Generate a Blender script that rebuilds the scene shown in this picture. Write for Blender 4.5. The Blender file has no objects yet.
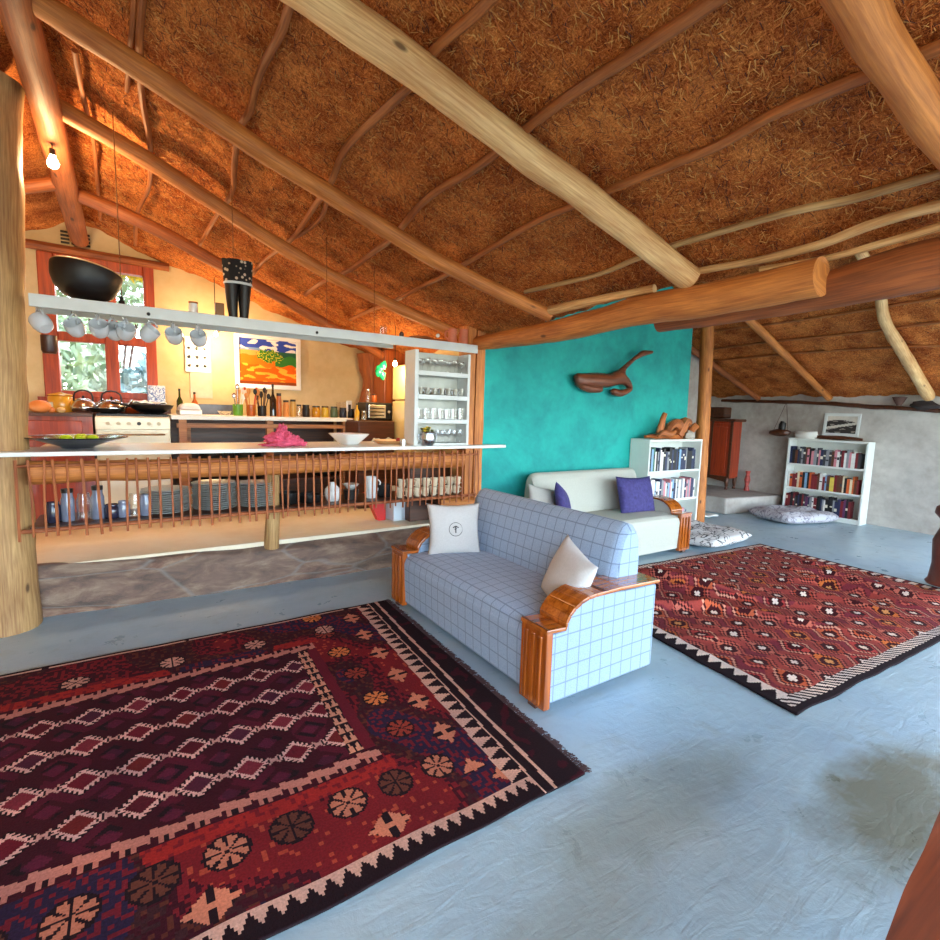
import bpy, bmesh, math, random
from mathutils import Vector, Matrix, noise
from math import sin, cos, pi, radians, sqrt, floor
random.seed(7)
scene = bpy.context.scene
COL = scene.collection
H = 1.55; F = 508.264
RW = ((0.832949539946052, 0.03909541517347832, -0.5519661333959482),
      (-0.5526037783729889, 0.11052075567459778, -0.8260836680948319),
      (0.028707630197508716, 0.9931045821450676, 0.11366248673557104))
# ---------------------------------------------------------------- camera
cam = bpy.data.cameras.new('camera'); co = bpy.data.objects.new('camera', cam); COL.objects.link(co)
M4 = Matrix(RW).to_4x4(); M4.translation = Vector((0, 0, H)); co.matrix_world = M4
cam.sensor_width = 36; cam.lens = F / 940 * 36; cam.clip_start = .02
scene.camera = co
MR = Matrix(RW)
def ray(px, py): return MR @ Vector((px - 470, 470 - py, -F))
def aty(px, py, y): d = ray(px, py); return d * (y / d.y) + Vector((0, 0, H))
def atx(px, py, x): d = ray(px, py); return d * (x / d.x) + Vector((0, 0, H))
def atz(px, py, z): d = ray(px, py); return d * ((z - H) / d.z) + Vector((0, 0, H))
# ---------------------------------------------------------------- materials
def lin(c):
    return tuple((v / 12.92 if v <= .04045 else ((v + .055) / 1.055) ** 2.4) for v in c)
def rgb(r, g, b): return lin((r / 255, g / 255, b / 255))
class NT:
    def __init__(s, name):
        s.m = bpy.data.materials.new(name); s.m.use_nodes = True
        s.t = s.m.node_tree; s.t.nodes.clear()
        s.out = s.n('ShaderNodeOutputMaterial'); s.b = s.n('ShaderNodeBsdfPrincipled')
        s.l(s.b.outputs[0], s.out.inputs[0])
    def n(s, ty, **k):
        nd = s.t.nodes.new(ty)
        for a, v in k.items(): setattr(nd, a, v)
        return nd
    def l(s, a, b): s.t.links.new(a, b)
    def setv(s, nd, **k):
        for a, v in k.items(): nd.inputs[a.replace('_', ' ')].default_value = v
    def coord(s, which='Object', scale=(1, 1, 1), rot=(0, 0, 0)):
        tc = s.n('ShaderNodeTexCoord'); mp = s.n('ShaderNodeMapping')
        mp.inputs['Scale'].default_value = scale; mp.inputs['Rotation'].default_value = rot
        s.l(tc.outputs[which], mp.inputs[0]); return mp.outputs[0]
    def noise(s, vec, scale, detail=4, rough=.55, dist=0):
        nd = s.n('ShaderNodeTexNoise'); s.l(vec, nd.inputs['Vector'])
        s.setv(nd, Scale=scale, Detail=detail, Roughness=rough, Distortion=dist); return nd.outputs[0]
    def ramp(s, fac, stops, interp='LINEAR'):
        nd = s.n('ShaderNodeValToRGB'); nd.color_ramp.interpolation = interp
        e = nd.color_ramp.elements
        while len(e) < len(stops): e.new(.5)
        for i, (p, c) in enumerate(stops):
            e[i].position = p; e[i].color = (*c, 1) if len(c) == 3 else c
        s.l(fac, nd.inputs[0]); return nd.outputs[0]
    def math(s, op, a, b=None, c=None):
        nd = s.n('ShaderNodeMath', operation=op)
        for i, v in enumerate((a, b, c)):
            if v is None: continue
            if isinstance(v, (int, float)): nd.inputs[i].default_value = v
            else: s.l(v, nd.inputs[i])
        return nd.outputs[0]
    def mix(s, fac, a, b, blend='MIX'):
        nd = s.n('ShaderNodeMix', data_type='RGBA', blend_type=blend)
        if isinstance(fac, (int, float)): nd.inputs[0].default_value = fac
        else: s.l(fac, nd.inputs[0])
        for i, v in ((6, a), (7, b)):
            if isinstance(v, tuple): nd.inputs[i].default_value = (*v[:3], 1)
            else: s.l(v, nd.inputs[i])
        return nd.outputs[2]
    def bump(s, h, strength=.3, dist=.01):
        nd = s.n('ShaderNodeBump'); nd.inputs['Strength'].default_value = strength
        nd.inputs['Distance'].default_value = dist; s.l(h, nd.inputs['Height']); s.l(nd.outputs[0], s.b.inputs['Normal'])
    def col(s, c):
        if isinstance(c, tuple): s.b.inputs['Base Color'].default_value = (*c[:3], 1)
        else: s.l(c, s.b.inputs['Base Color'])
MC = {}
def plain(name, c, rough=.5, metal=0, var=.12, scale=8, bump=0, coat=0, emit=0):
    """simple procedural: base colour with faint noise variation"""
    if name in MC: return MC[name]
    t = NT(name); v = t.coord()
    n = t.noise(v, scale, 5)
    lo = tuple(max(0, x * (1 - var)) for x in c); hi = tuple(min(1, x * (1 + var)) for x in c)
    t.col(t.ramp(n, [(.3, lo), (.7, hi)])); t.setv(t.b, Roughness=rough, Metallic=metal)
    if coat: t.b.inputs['Coat Weight'].default_value = coat
    if bump: t.bump(t.noise(v, scale * 4, 4), bump, .01)
    if emit: t.b.inputs['Emission Color'].default_value = (*c, 1); t.b.inputs['Emission Strength'].default_value = emit
    MC[name] = t.m; return t.m
def logwood(name, dark, light, rough=.6, knots=True, sc=1.0):
    """bark-less pole: grain runs along V of the tube's UV (u metres round, v metres along)"""
    if name in MC: return MC[name]
    t = NT(name); v = t.coord('UV', (1, 1, 1))
    a = t.coord('UV', (28 * sc, 1.3 * sc, 1)); b = t.coord('UV', (6, 1.6, 1))
    g = t.noise(a, 3, 6, .6, .4); w = t.noise(b, 1.3, 3)
    k = t.n('ShaderNodeTexVoronoi'); t.l(t.coord('UV', (5, 2.3, 1)), k.inputs['Vector']); k.inputs['Scale'].default_value = 1.0
    base = t.ramp(t.math('ADD', t.math('MULTIPLY', g, .65), t.math('MULTIPLY', w, .5)), [(.36, dark), (.56, tuple((p + q) / 2 for p, q in zip(dark, light))), (.72, light)])
    kn = t.ramp(k.outputs['Distance'], [(.05, (1, 1, 1)), (.1, (0, 0, 0))])
    kd = tuple(x * .25 for x in dark)
    t.col(t.mix(t.math('MULTIPLY', kn, .85 if knots else 0), base, kd))
    t.setv(t.b, Roughness=rough); t.bump(g, .35, .01); MC[name] = t.m; return t.m
def grainwood(name, dark, light, axis='X', rough=.4, coat=0.0, sc=1.0):
    if name in MC: return MC[name]
    t = NT(name)
    s = {'X': (1.2, 22, 22), 'Y': (22, 1.2, 22), 'Z': (22, 22, 1.2)}[axis]
    v = t.coord('Object', tuple(x * sc for x in s)); g = t.noise(v, 1.6, 6, .6, .6)
    t.col(t.ramp(g, [(.3, dark), (.7, light)])); t.setv(t.b, Roughness=rough)
    t.b.inputs['Coat Weight'].default_value = coat; t.bump(g, .12, .004); MC[name] = t.m; return t.m
def attrmat(name, rough=.9, nscale=60, namt=.25, bump=.4):
    if name in MC: return MC[name]
    t = NT(name); a = t.n('ShaderNodeAttribute'); a.attribute_name = 'pat'
    v = t.coord(); n = t.noise(v, nscale, 3); n2 = t.noise(v, 3.5, 3)
    f = t.ramp(n, [(.3, (1 - namt,) * 3), (.7, (1 + namt * .3,) * 3)]); f2 = t.ramp(n2, [(.3, (.7, .72, .8)), (.7, (1.1, 1.0, .95))])
    c = t.mix(1.0, a.outputs['Color'], f, 'MULTIPLY'); c = t.mix(.8, c, f2, 'MULTIPLY')
    t.col(c); t.setv(t.b, Roughness=rough)
    t.b.inputs['Specular IOR Level'].default_value = .15
    if bump: t.bump(n, bump, .006)
    MC[name] = t.m; return t.m
def glassmat(name, tint=(1, 1, 1), amt=.25):
    if name in MC: return MC[name]
    t = NT(name); tr = t.n('ShaderNodeBsdfTransparent'); tr.inputs[0].default_value = (*tint, 1)
    gl = t.n('ShaderNodeBsdfGlossy'); gl.inputs['Roughness'].default_value = .04
    lw = t.n('ShaderNodeLayerWeight'); lw.inputs[0].default_value = .35
    mx = t.n('ShaderNodeMixShader'); t.l(t.math('ADD', t.math('MULTIPLY', lw.outputs['Facing'], .75), amt * .25), mx.inputs[0])
    t.l(tr.outputs[0], mx.inputs[1]); t.l(gl.outputs[0], mx.inputs[2]); t.l(mx.outputs[0], t.out.inputs[0])
    t.noise(t.coord(), 3); MC[name] = t.m; return t.m

def m_thatch():
    t = NT('thatch'); v = t.coord('Object', (1, 1, 1)); n = t.noise(v, 3.5, 5, .6)
    f1 = t.noise(t.coord('Object', (30, 130, 60), (0, 0, .5)), 1.0, 4, .7, 1.2)
    f2 = t.noise(t.coord('Object', (130, 34, 60), (0, 0, .3)), 1.0, 4, .7, 1.2)
    m = t.math('MAXIMUM', f1, f2)
    h = t.math('ADD', t.math('MULTIPLY', m, .8), t.math('MULTIPLY', n, .35))
    t.col(t.ramp(h, [(.45, rgb(52, 16, 4)), (.56, rgb(164, 78, 26)), (.69, rgb(238, 150, 76))]))
    t.setv(t.b, Roughness=.9); t.b.inputs['Specular IOR Level'].default_value = .2; t.bump(h, .8, .03); return t.m
def m_floor():
    t = NT('painted_floor'); v = t.coord(); a = t.noise(v, .7, 5, .6); b = t.noise(v, 5, 6, .65, .3); c = t.noise(v, 28, 5, .6)
    sm = t.noise(t.coord('Object', (2, 7, 1), (0, 0, .9)), 2.0, 5, .6, 1.5)
    base = t.ramp(a, [(.3, rgb(146, 172, 190)), (.5, rgb(162, 187, 198)), (.7, rgb(180, 199, 202))])
    p = t.ramp(b, [(.56, (0, 0, 0)), (.72, (1, 1, 1))])
    c1 = t.mix(t.math('MULTIPLY', p, .3), base, rgb(142, 142, 132))
    # worn bare patches with a place of their own
    tc = t.n('ShaderNodeTexCoord'); sx = t.n('ShaderNodeSeparateXYZ'); t.l(tc.outputs['Object'], sx.inputs[0])
    def blob(x, y, rx, ry, s):
        d = t.math('ADD', t.math('POWER', t.math('DIVIDE', t.math('SUBTRACT', sx.outputs[0], x), rx), 2), t.math('POWER', t.math('DIVIDE', t.math('SUBTRACT', sx.outputs[1], y), ry), 2))
        d = t.math('ADD', d, t.math('MULTIPLY', t.math('SUBTRACT', b, .5), 1.6))
        return t.math('MULTIPLY', t.ramp(d, [(.2, (1, 1, 1)), (1, (0, 0, 0))]), s)
    c1 = t.mix(blob(2.62, .62, .7, .26, .8), c1, rgb(104, 100, 70))
    c1 = t.mix(blob(1.75, 1.15, .75, .22, .5), c1, rgb(122, 128, 112))
    c1 = t.mix(blob(1.05, .95, .45, .18, .35), c1, rgb(138, 140, 120))
    t.col(c1); t.l(t.ramp(b, [(.35, (.27,) * 3), (.65, (.42,) * 3)]), t.b.inputs['Roughness'])
    hh = t.math('ADD', t.math('MULTIPLY', b, .6), t.math('ADD', t.math('MULTIPLY', sm, .5), t.math('MULTIPLY', c, .12)))
    t.bump(hh, .26, .03); return t.m
def m_plaster(name, c, c2, bump=.3, sc=1.5):
    t = NT(name); v = t.coord(); a = t.noise(v, sc, 5, .6, .4); b = t.noise(v, 9, 6, .6)
    t.col(t.ramp(t.math('ADD', t.math('MULTIPLY', a, .7), t.math('MULTIPLY', b, .3)), [(.35, c2), (.62, c)]))
    t.setv(t.b, Roughness=.75); t.bump(t.math('ADD', a, t.math('MULTIPLY', b, .3)), bump, .04); return t.m
def m_stone():
    t = NT('stone_ledge'); k = t.n('ShaderNodeTexVoronoi'); k.feature = 'DISTANCE_TO_EDGE'
    v = t.coord('Object', (.8, 2, 2.6)); nz = t.n('ShaderNodeTexNoise'); t.l(v, nz.inputs['Vector']); nz.inputs['Scale'].default_value = 2
    vm = t.mix(.12, v, nz.outputs[1]); t.l(vm, k.inputs['Vector']); k.inputs['Scale'].default_value = 1.5
    k2 = t.n('ShaderNodeTexVoronoi'); t.l(vm, k2.inputs['Vector']); k2.inputs['Scale'].default_value = 1.5
    e = t.ramp(k.outputs['Distance'], [(.005, (.45, .45, .45)), (.03, (0, 0, 0))]); n = t.noise(t.coord('Object', (.6, 1, 1.8)), 6, 7, .65, .5)
    st = t.ramp(n, [(.3, rgb(54, 36, 30)), (.5, rgb(124, 88, 70)), (.72, rgb(176, 150, 124))])
    sx = t.n('ShaderNodeSeparateColor'); t.l(k2.outputs['Color'], sx.inputs[0])
    st = t.mix(t.math('MULTIPLY', sx.outputs[0], .5), st, rgb(120, 112, 104))
    t.col(t.mix(e, st, rgb(140, 138, 134))); t.setv(t.b, Roughness=.8)
    t.bump(t.math('SUBTRACT', n, t.math('MULTIPLY', e, .5)), .7, .04); return t.m
def m_plaid():
    t = NT('plaid_fabric'); tc = t.n('ShaderNodeTexCoord'); s = t.n('ShaderNodeSeparateXYZ'); t.l(tc.outputs['Object'], s.inputs[0])
    sn = t.n('ShaderNodeSeparateXYZ'); t.l(tc.outputs['Normal'], sn.inputs[0])
    tot = None
    for i in range(3):
        fr = t.math('FRACT', t.math('DIVIDE', t.math('ADD', s.outputs[i], 20.013), .088))
        ln = t.math('LESS_THAN', fr, .075)
        ms = t.math('LESS_THAN', t.math('ABSOLUTE', sn.outputs[i]), .72)
        q = t.math('MULTIPLY', ln, ms)
        tot = q if tot is None else t.math('MAXIMUM', tot, q)
    w = t.noise(t.coord('Object', (200, 200, 200)), 1, 2)
    base = t.ramp(w, [(.3, rgb(132, 154, 182)), (.7, rgb(156, 176, 200))])
    t.col(t.mix(t.math('MULTIPLY', tot, .52), base, rgb(56, 68, 88))); t.setv(t.b, Roughness=.9)
    t.b.inputs['Sheen Weight'].default_value = .2; t.bump(w, .25, .002); return t.m
def m_marble(name, c1, c2, sc):
    t = NT(name); n = t.noise(t.coord('Object', (1, 1.6, 1)), sc, 3, .5, 2.5)
    f = t.math('ABSOLUTE', t.math('SUBTRACT', n, .5))
    t.col(t.ramp(f, [(.02, c2), (.04, c1)])); t.setv(t.b, Roughness=.9); return t.m

THATCH = m_thatch(); FLOOR = m_floor(); PLAID = m_plaid(); STONE = m_stone()
TEAL = m_plaster('teal_plaster', rgb(24, 168, 158), rgb(8, 132, 130), .25)
CREAM = m_plaster('cream_plaster', rgb(216, 194, 150), rgb(196, 172, 126), .25)
GREYW = m_plaster('grey_white_plaster', rgb(190, 184, 176), rgb(148, 138, 130), .5, 1.1)
KFLOOR = m_plaster('kitchen_floor_paint', rgb(236, 226, 200), rgb(222, 208, 176), .1)
EARTH = m_plaster('earth', rgb(150, 140, 110), rgb(110, 105, 70), .3)
LOG_PALE = logwood('pale_log', rgb(176, 112, 56), rgb(240, 200, 140))
LOG_OR = logwood('orange_log', rgb(140, 70, 24), rgb(216, 136, 64))
LOG_BR = logwood('brown_log', rgb(96, 46, 20), rgb(168, 92, 42))
LOG_GREY = logwood('weathered_log', rgb(128, 84, 46), rgb(204, 164, 108))
BATTEN = logwood('batten_wood', rgb(112, 56, 22), rgb(184, 108, 52), knots=False)
STICKM = logwood('stick_wood', rgb(112, 50, 24), rgb(184, 106, 58), knots=False)
DRIFT = logwood('driftwood', rgb(84, 38, 16), rgb(196, 112, 54), knots=False, sc=.5)
ARMW = grainwood('varnished_arm_wood', rgb(122, 56, 12), rgb(196, 108, 34), 'Y', .18, .8)
ARMV = grainwood('varnished_post_wood', rgb(122, 56, 12), rgb(190, 100, 30), 'Z', .2, .8)
DARKW = grainwood('dark_wood', rgb(50, 26, 14), rgb(96, 50, 26), 'X', .4)
REDW = grainwood('red_wood', rgb(120, 34, 10), rgb(176, 62, 20), 'Z', .35, .3)
WINW = grainwood('window_wood', rgb(120, 36, 8), rgb(186, 72, 20), 'Z', .45)
PLANK = grainwood('plank_wood', rgb(120, 66, 30), rgb(190, 124, 66), 'X', .5)
WHITE = plain('white_paint', rgb(226, 226, 220), .45, var=.03)
BKWHITE = plain('bookcase_white', rgb(222, 226, 220), .5, var=.03)
SHELFW = plain('shelf_white', rgb(205, 208, 205), .5, var=.05)
BLACKM = plain('black_matte', rgb(22, 16, 14), .45)
IRON = plain('black_iron', rgb(24, 22, 22), .4, .3)
STEEL = plain('steel', rgb(200, 200, 200), .22, 1, .05)
CERAM = plain('white_ceramic', rgb(228, 228, 226), .15, var=.03, coat=.4)
MUGM = plain('grey_white_enamel', rgb(196, 200, 206), .2, var=.06, coat=.4)
CREAMF = plain('cream_fabric', rgb(184, 184, 172), .95, var=.05, scale=90, bump=.3)
CUSHW = plain('offwhite_linen', rgb(196, 192, 188), .95, var=.05, scale=90, bump=.3)
PURPLE = plain('purple_fabric', rgb(60, 54, 112), .8, var=.3, scale=30, bump=.3)
GLASS = glassmat('clear_glass'); WGLASS = glassmat('window_glass', (1, 1, 1), .05)
STRAW = [plain('straw_%s' % n, c, .8, var=.2) for n, c in (('gold', rgb(212, 150, 76)), ('brown', rgb(146, 76, 30)), ('dark', rgb(84, 36, 12)), ('orange', rgb(190, 100, 36)))]

# ---------------------------------------------------------------- geometry
class G:
    def __init__(s): s.v = []; s.f = []; s.uv = {}; s.mi = []; s.m = 0
    def face(s, idx, uv=None):
        if uv: s.uv[len(s.f)] = uv
        s.f.append(tuple(idx)); s.mi.append(s.m)
    def box(s, x0, x1, y0, y1, z0, z1):
        b = len(s.v); s.v += [(x, y, z) for z in (z0, z1) for y in (y0, y1) for x in (x0, x1)]
        for q in ((0, 2, 3, 1), (4, 5, 7, 6), (0, 1, 5, 4), (2, 6, 7, 3), (0, 4, 6, 2), (1, 3, 7, 5)): s.face([b + i for i in q])
        return s
    def quad(s, *p):
        b = len(s.v); s.v += [tuple(q) for q in p]; s.face(range(b, b + len(p))); return s
    def prism(s, poly, a0, a1, axis='x'):
        """poly of 2-D points extruded along an axis"""
        b = len(s.v); n = len(poly)
        def P(a, p): return {'x': (a, p[0], p[1]), 'y': (p[0], a, p[1]), 'z': (p[0], p[1], a)}[axis]
        s.v += [P(a0, p) for p in poly] + [P(a1, p) for p in poly]
        s.face([b + i for i in range(n)][::-1]); s.face([b + n + i for i in range(n)])
        for i in range(n): j = (i + 1) % n; s.face((b + i, b + j, b + n + j, b + n + i))
        return s
    def strip(s, pts, th, a0, a1, axis='x'):
        """a bent board: profile polyline with thickness th, extruded"""
        up = []; 
        for i, p in enumerate(pts):
            a = Vector(pts[max(0, i - 1)]); c = Vector(pts[min(len(pts) - 1, i + 1)]); d = (c - a).normalized()
            up.append((p[0] - d.y * th, p[1] + d.x * th))
        n = len(pts)
        for i in range(n - 1):
            s.prism([pts[i], pts[i + 1], up[i + 1], up[i]], a0, a1, axis)
        return s
    def tube(s, pts, rad, seg=10, wob=0, caps=True, seed=0, step=None):
        pts = [Vector(p) for p in pts]
        if not isinstance(rad, (list, tuple)): rad = [rad] * len(pts)
        if step:   # resample with catmull-rom
            P = []; Rr = []
            for i in range(len(pts) - 1):
                p0 = pts[max(0, i - 1)]; p1 = pts[i]; p2 = pts[i + 1]; p3 = pts[min(len(pts) - 1, i + 2)]
                n = max(1, int((p2 - p1).length / step))
                for k in range(n):
                    t = k / n
                    P.append(.5 * ((2 * p1) + (p2 - p0) * t + (2 * p0 - 5 * p1 + 4 * p2 - p3) * t * t + (3 * p1 - p0 - 3 * p2 + p3) * t ** 3))
                    Rr.append(rad[i] * (1 - t) + rad[i + 1] * t)
            P.append(pts[-1]); Rr.append(rad[-1]); pts, rad = P, Rr
        b = len(s.v); L = 0; lens = []; N = None
        for i, p in enumerate(pts):
            if i: L += (p - pts[i - 1]).length
            lens.append(L)
            d = (pts[min(i + 1, len(pts) - 1)] - pts[max(i - 1, 0)]).normalized()
            if N is None: N = d.orthogonal().normalized()
            N = (N - d * N.dot(d)).normalized(); B = d.cross(N)
            for k in range(seg):
                a = 2 * pi * k / seg; dr = N * cos(a) + B * sin(a)
                r = rad[i]
                if wob: r *= 1 + wob * noise.noise(Vector((cos(a) * 1.2 + seed * 7.3, sin(a) * 1.2, L * 4 / max(.3, 1)))) * 1.6
                s.v.append(tuple(p + dr * r))
        R0 = max(rad)
        for i in range(len(pts) - 1):
            for k in range(seg):
                k2 = (k + 1) % seg; u0 = k / seg * 2 * pi * R0; u1 = (k + 1) / seg * 2 * pi * R0
                s.face((b + i * seg + k, b + i * seg + k2, b + (i + 1) * seg + k2, b + (i + 1) * seg + k),
                       ((u0 + seed, lens[i] + seed), (u1 + seed, lens[i] + seed), (u1 + seed, lens[i + 1] + seed), (u0 + seed, lens[i + 1] + seed)))
        if caps:
            s.face([b + k for k in range(seg)][::-1], [(.05 * cos(k), .02 * sin(k)) for k in range(seg)])
            e = b + (len(pts) - 1) * seg; s.face([e + k for k in range(seg)], [(.05 * cos(k), .02 * sin(k)) for k in range(seg)])
        return s
    def lathe(s, prof, seg=20, c=(0, 0, 0), close=True):
        b = len(s.v); n = len(prof)
        for r, z in prof:
            for k in range(seg):
                a = 2 * pi * k / seg; s.v.append((c[0] + max(r, .0001) * cos(a), c[1] + max(r, .0001) * sin(a), c[2] + z))
        for i in range(n - 1):
            for k in range(seg):
                k2 = (k + 1) % seg; s.face((b + i * seg + k, b + i * seg + k2, b + (i + 1) * seg + k2, b + (i + 1) * seg + k))
        if close:
            s.face([b + k for k in range(seg)][::-1]); s.face([b + (n - 1) * seg + k for k in range(seg)])
        return s
    def ball(s, c, r, seg=12, rings=8, jit=0, sd=0):
        rx, ry, rz = r if isinstance(r, tuple) else (r, r, r)
        b = len(s.v)
        for i in range(rings + 1):
            th = pi * i / rings
            for k in range(seg):
                a = 2 * pi * k / seg; d = Vector((sin(th) * cos(a), sin(th) * sin(a), -cos(th)))
                q = 1 + (jit * noise.noise(d * 1.7 + Vector((sd, sd * 2, 0))) if jit else 0)
                s.v.append((c[0] + rx * d.x * q, c[1] + ry * d.y * q, c[2] + rz * d.z * q))
        for i in range(rings):
            for k in range(seg):
                k2 = (k + 1) % seg; s.face((b + i * seg + k, b + i * seg + k2, b + (i + 1) * seg + k2, b + (i + 1) * seg + k))
        return s
    def grid(s, fn, nu, nv, closed=False):
        b = len(s.v)
        for j in range(nv + 1):
            for i in range(nu + 1): s.v.append(tuple(fn(i / nu, j / nv)))
        for j in range(nv):
            for i in range(nu):
                a = b + j * (nu + 1) + i; s.face((a, a + 1, a + nu + 2, a + nu + 1))
        return s
def tag(o, label=None, cat=None, group=None, kind=None):
    if label: o['label'] = label
    if cat: o['category'] = cat
    if group: o['group'] = group
    if kind: o['kind'] = kind
    return o
def O(name, g, mat, parent=None, label=None, cat=None, group=None, kind=None, loc=None, rot=None, smooth=False, bevel=0, solid=0, sub=0, weld=False):
    me = bpy.data.meshes.new(name); me.from_pydata(g.v, [], g.f)
    mats = mat if isinstance(mat, list) else [mat]
    for m in mats: me.materials.append(m)
    if len(mats) > 1: me.polygons.foreach_set('material_index', g.mi)
    if g.uv:
        uvl = me.uv_layers.new(name='UVMap')
        for fi, uvs in g.uv.items():
            p = me.polygons[fi]
            for k, li in enumerate(p.loop_indices): uvl.data[li].uv = uvs[k]
    me.validate(); me.update()
    if weld:
        bm = bmesh.new(); bm.from_mesh(me); bmesh.ops.remove_doubles(bm, verts=bm.verts, dist=.0005); bmesh.ops.recalc_face_normals(bm, faces=bm.faces); bm.to_mesh(me); bm.free()
    if smooth:
        me.polygons.foreach_set('use_smooth', [True] * len(me.polygons))
    o = bpy.data.objects.new(name, me); COL.objects.link(o)
    if parent: o.parent = parent
    if loc is not None: o.location = loc
    if rot is not None: o.rotation_euler = rot
    if solid: md = o.modifiers.new('solid', 'SOLIDIFY'); md.thickness = solid; md.offset = 0
    if bevel: md = o.modifiers.new('bevel', 'BEVEL'); md.width = bevel; md.segments = 2; md.limit_method = 'ANGLE'
    if sub: md = o.modifiers.new('sub', 'SUBSURF'); md.levels = sub; md.render_levels = sub
    if smooth and smooth != 2 and not sub:
        es = o.modifiers.new('es', 'EDGE_SPLIT'); es.split_angle = radians(50)
    return tag(o, label, cat, group, kind)
def thing(name, label, cat, loc=(0, 0, 0), rot=(0, 0, 0), group=None):
    o = bpy.data.objects.new(name, None); COL.objects.link(o); o.location = loc; o.rotation_euler = rot; o.empty_display_size = .1
    return tag(o, label, cat, group)
def struct(name, g, mat, parent=None, **k):
    return O(name, g, mat, parent, kind=None if parent else 'structure', **k)
def dup(root, loc=None, rot=None, label=None, group=None, scale=None):
    r = root.copy(); COL.objects.link(r)
    if loc is not None: r.location = loc
    if rot is not None: r.rotation_euler = rot
    if scale is not None: r.scale = scale
    if label: r['label'] = label
    if group: r['group'] = group
    for ch in list(root.children):
        c = ch.copy(); COL.objects.link(c); c.parent = r
        for gch in ch.children:
            d = gch.copy(); COL.objects.link(d); d.parent = c
    return r
def N3(x, y, z=0): return noise.noise(Vector((x, y, z)))
# ---------------------------------------------------------------- roof surfaces
def SN(x, y):
    t = min(max((y - 2.2) / 4.6, 0), 1.15)
    zb = 2.53 - .30 * t; m = .43 - .095 * t
    if x < -.45: return zb + m * 3.4 - .55 * (-.45 - x)
    return zb + m * (2.95 - x)
def SF(x, y): return 1.97 + .40 * (9.42 - x)

def patterned(name, nx, ny, P, colf, mat, parent=None, zth=0, **k):
    """grid of cells, one colour per cell, P(u,v)->point, colf(u,v)->rgb"""
    vs = [tuple(P(i / nx, j / ny)) for j in range(ny + 1) for i in range(nx + 1)]
    fs = [(j * (nx + 1) + i, j * (nx + 1) + i + 1, (j + 1) * (nx + 1) + i + 1, (j + 1) * (nx + 1) + i) for j in range(ny) for i in range(nx)]
    cols = []
    for j in range(ny):
        for i in range(nx):
            c = colf((i + .5) / nx, (j + .5) / ny); cols += [c[0], c[1], c[2], 1.0] * 4
    n = len(vs)
    if zth:   # underside and edges give real thickness
        vs += [(x, y, z - zth) for x, y, z in vs]
        fs2 = [tuple(n + q for q in f[::-1]) for f in fs]
        cols += cols[:len(fs) * 16]
        fs = fs + fs2
        per = [(i, i + 1) for i in range(nx)] + [(j * (nx + 1) + nx, (j + 1) * (nx + 1) + nx) for j in range(ny)] + [(ny * (nx + 1) + i + 1, ny * (nx + 1) + i) for i in range(nx)] + [((j + 1) * (nx + 1), j * (nx + 1)) for j in range(ny)]
        for a, b in per:
            fs.append((b, a, a + n, b + n)); c = colf(.001, .5); cols += [.02, .012, .015, 1.0] * 4
    me = bpy.data.meshes.new(name); me.from_pydata(vs, [], fs); me.materials.append(mat)
    at = me.color_attributes.new('pat', 'FLOAT_COLOR', 'CORNER'); at.data.foreach_set('color', cols)
    me.polygons.foreach_set('use_smooth', [True] * len(fs)); me.update()
    o = bpy.data.objects.new(name, me); COL.objects.link(o)
    if parent: o.parent = parent
    return tag(o, **k)
# ================================================================ SETTING
YK = 6.8; KF = .37
g = G().grid(lambda u, v: (-3.3 + u * 13, -2.6 + v * 7.24, .008 * N3((-3.3 + u * 13) * 1.3, (-2.6 + v * 7.24) * 1.3)), 130, 70)
struct('floor', g, FLOOR, smooth=2)
struct('floor', G().box(3.1, 9.6, 4.64, 6.2, -.1, .0), FLOOR)
struct('floor', G().box(-1.3, 3.12, 4.6, YK, 0, KF), KFLOOR)
# stone ledge under the bar, ragged top
def ledge_pt(u, v):
    x = -.62 + u * 3.6; top = .37 - .115 * max(0, (x + .55) / 2.5) + .03 * N3(x * 2.2, 3.3)
    if v < .75: w = v / .75; return (x, 4.52 - .035 * (x - .8) + .03 * N3(x * 3, w * 3), w * top)
    q = (v - .75) / .25; return (x, 4.52 - .035 * (x - .8) + .03 * N3(x * 3, 3) * (1 - q) + q * .16, top + q * (.365 - top))
struct('trim_1', G().grid(ledge_pt, 120, 20), STONE, smooth=2)
# thatch ceilings (a thick layer, lumpy underside)
def roofgrid(S, x0, x1, y0, y1, nx, ny, amp=.05, th=.28):
    g = G()
    def low(u, v):
        x = x0 + u * (x1 - x0); y = y0 + v * (y1 - y0)
        return (x, y, S(x, y) + amp * N3(x * 3, y * 3, 5) + amp * .5 * N3(x * 11, y * 11, 9))
    g.grid(low, nx, ny); n = len(g.v)
    g.v += [(x, y, z + th) for x, y, z in g.v]; nf = len(g.f)
    for f in g.f[:nf]: g.face([q + n for q in f[::-1]])
    W = nx + 1
    for i in range(nx): g.face((i, i + n, i + 1 + n, i + 1)); a = ny * W + i; g.face((a + 1, a + 1 + n, a + n, a))
    for j in range(ny): a = j * W; b = a + W; g.face((b, b + n, a + n, a)); a = j * W + nx; b = a + W; g.face((a, a + n, b + n, b))
    return g
struct('ceiling', roofgrid(SN, -.46, 3.14, -1.6, 7.05, 110, 240), THATCH, smooth=2)
struct('ceiling', roofgrid(SN, -3.4, -.45, -1.6, 7.05, 50, 140), THATCH, smooth=2)
struct('ceiling', roofgrid(SF, 3.14, 9.9, -1.6, 6.4, 140, 160), THATCH, smooth=2)
struct('wall_gable', G().box(3.14, 3.3, -1.6, 4.4, 2.62, 4.45), THATCH)
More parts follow.
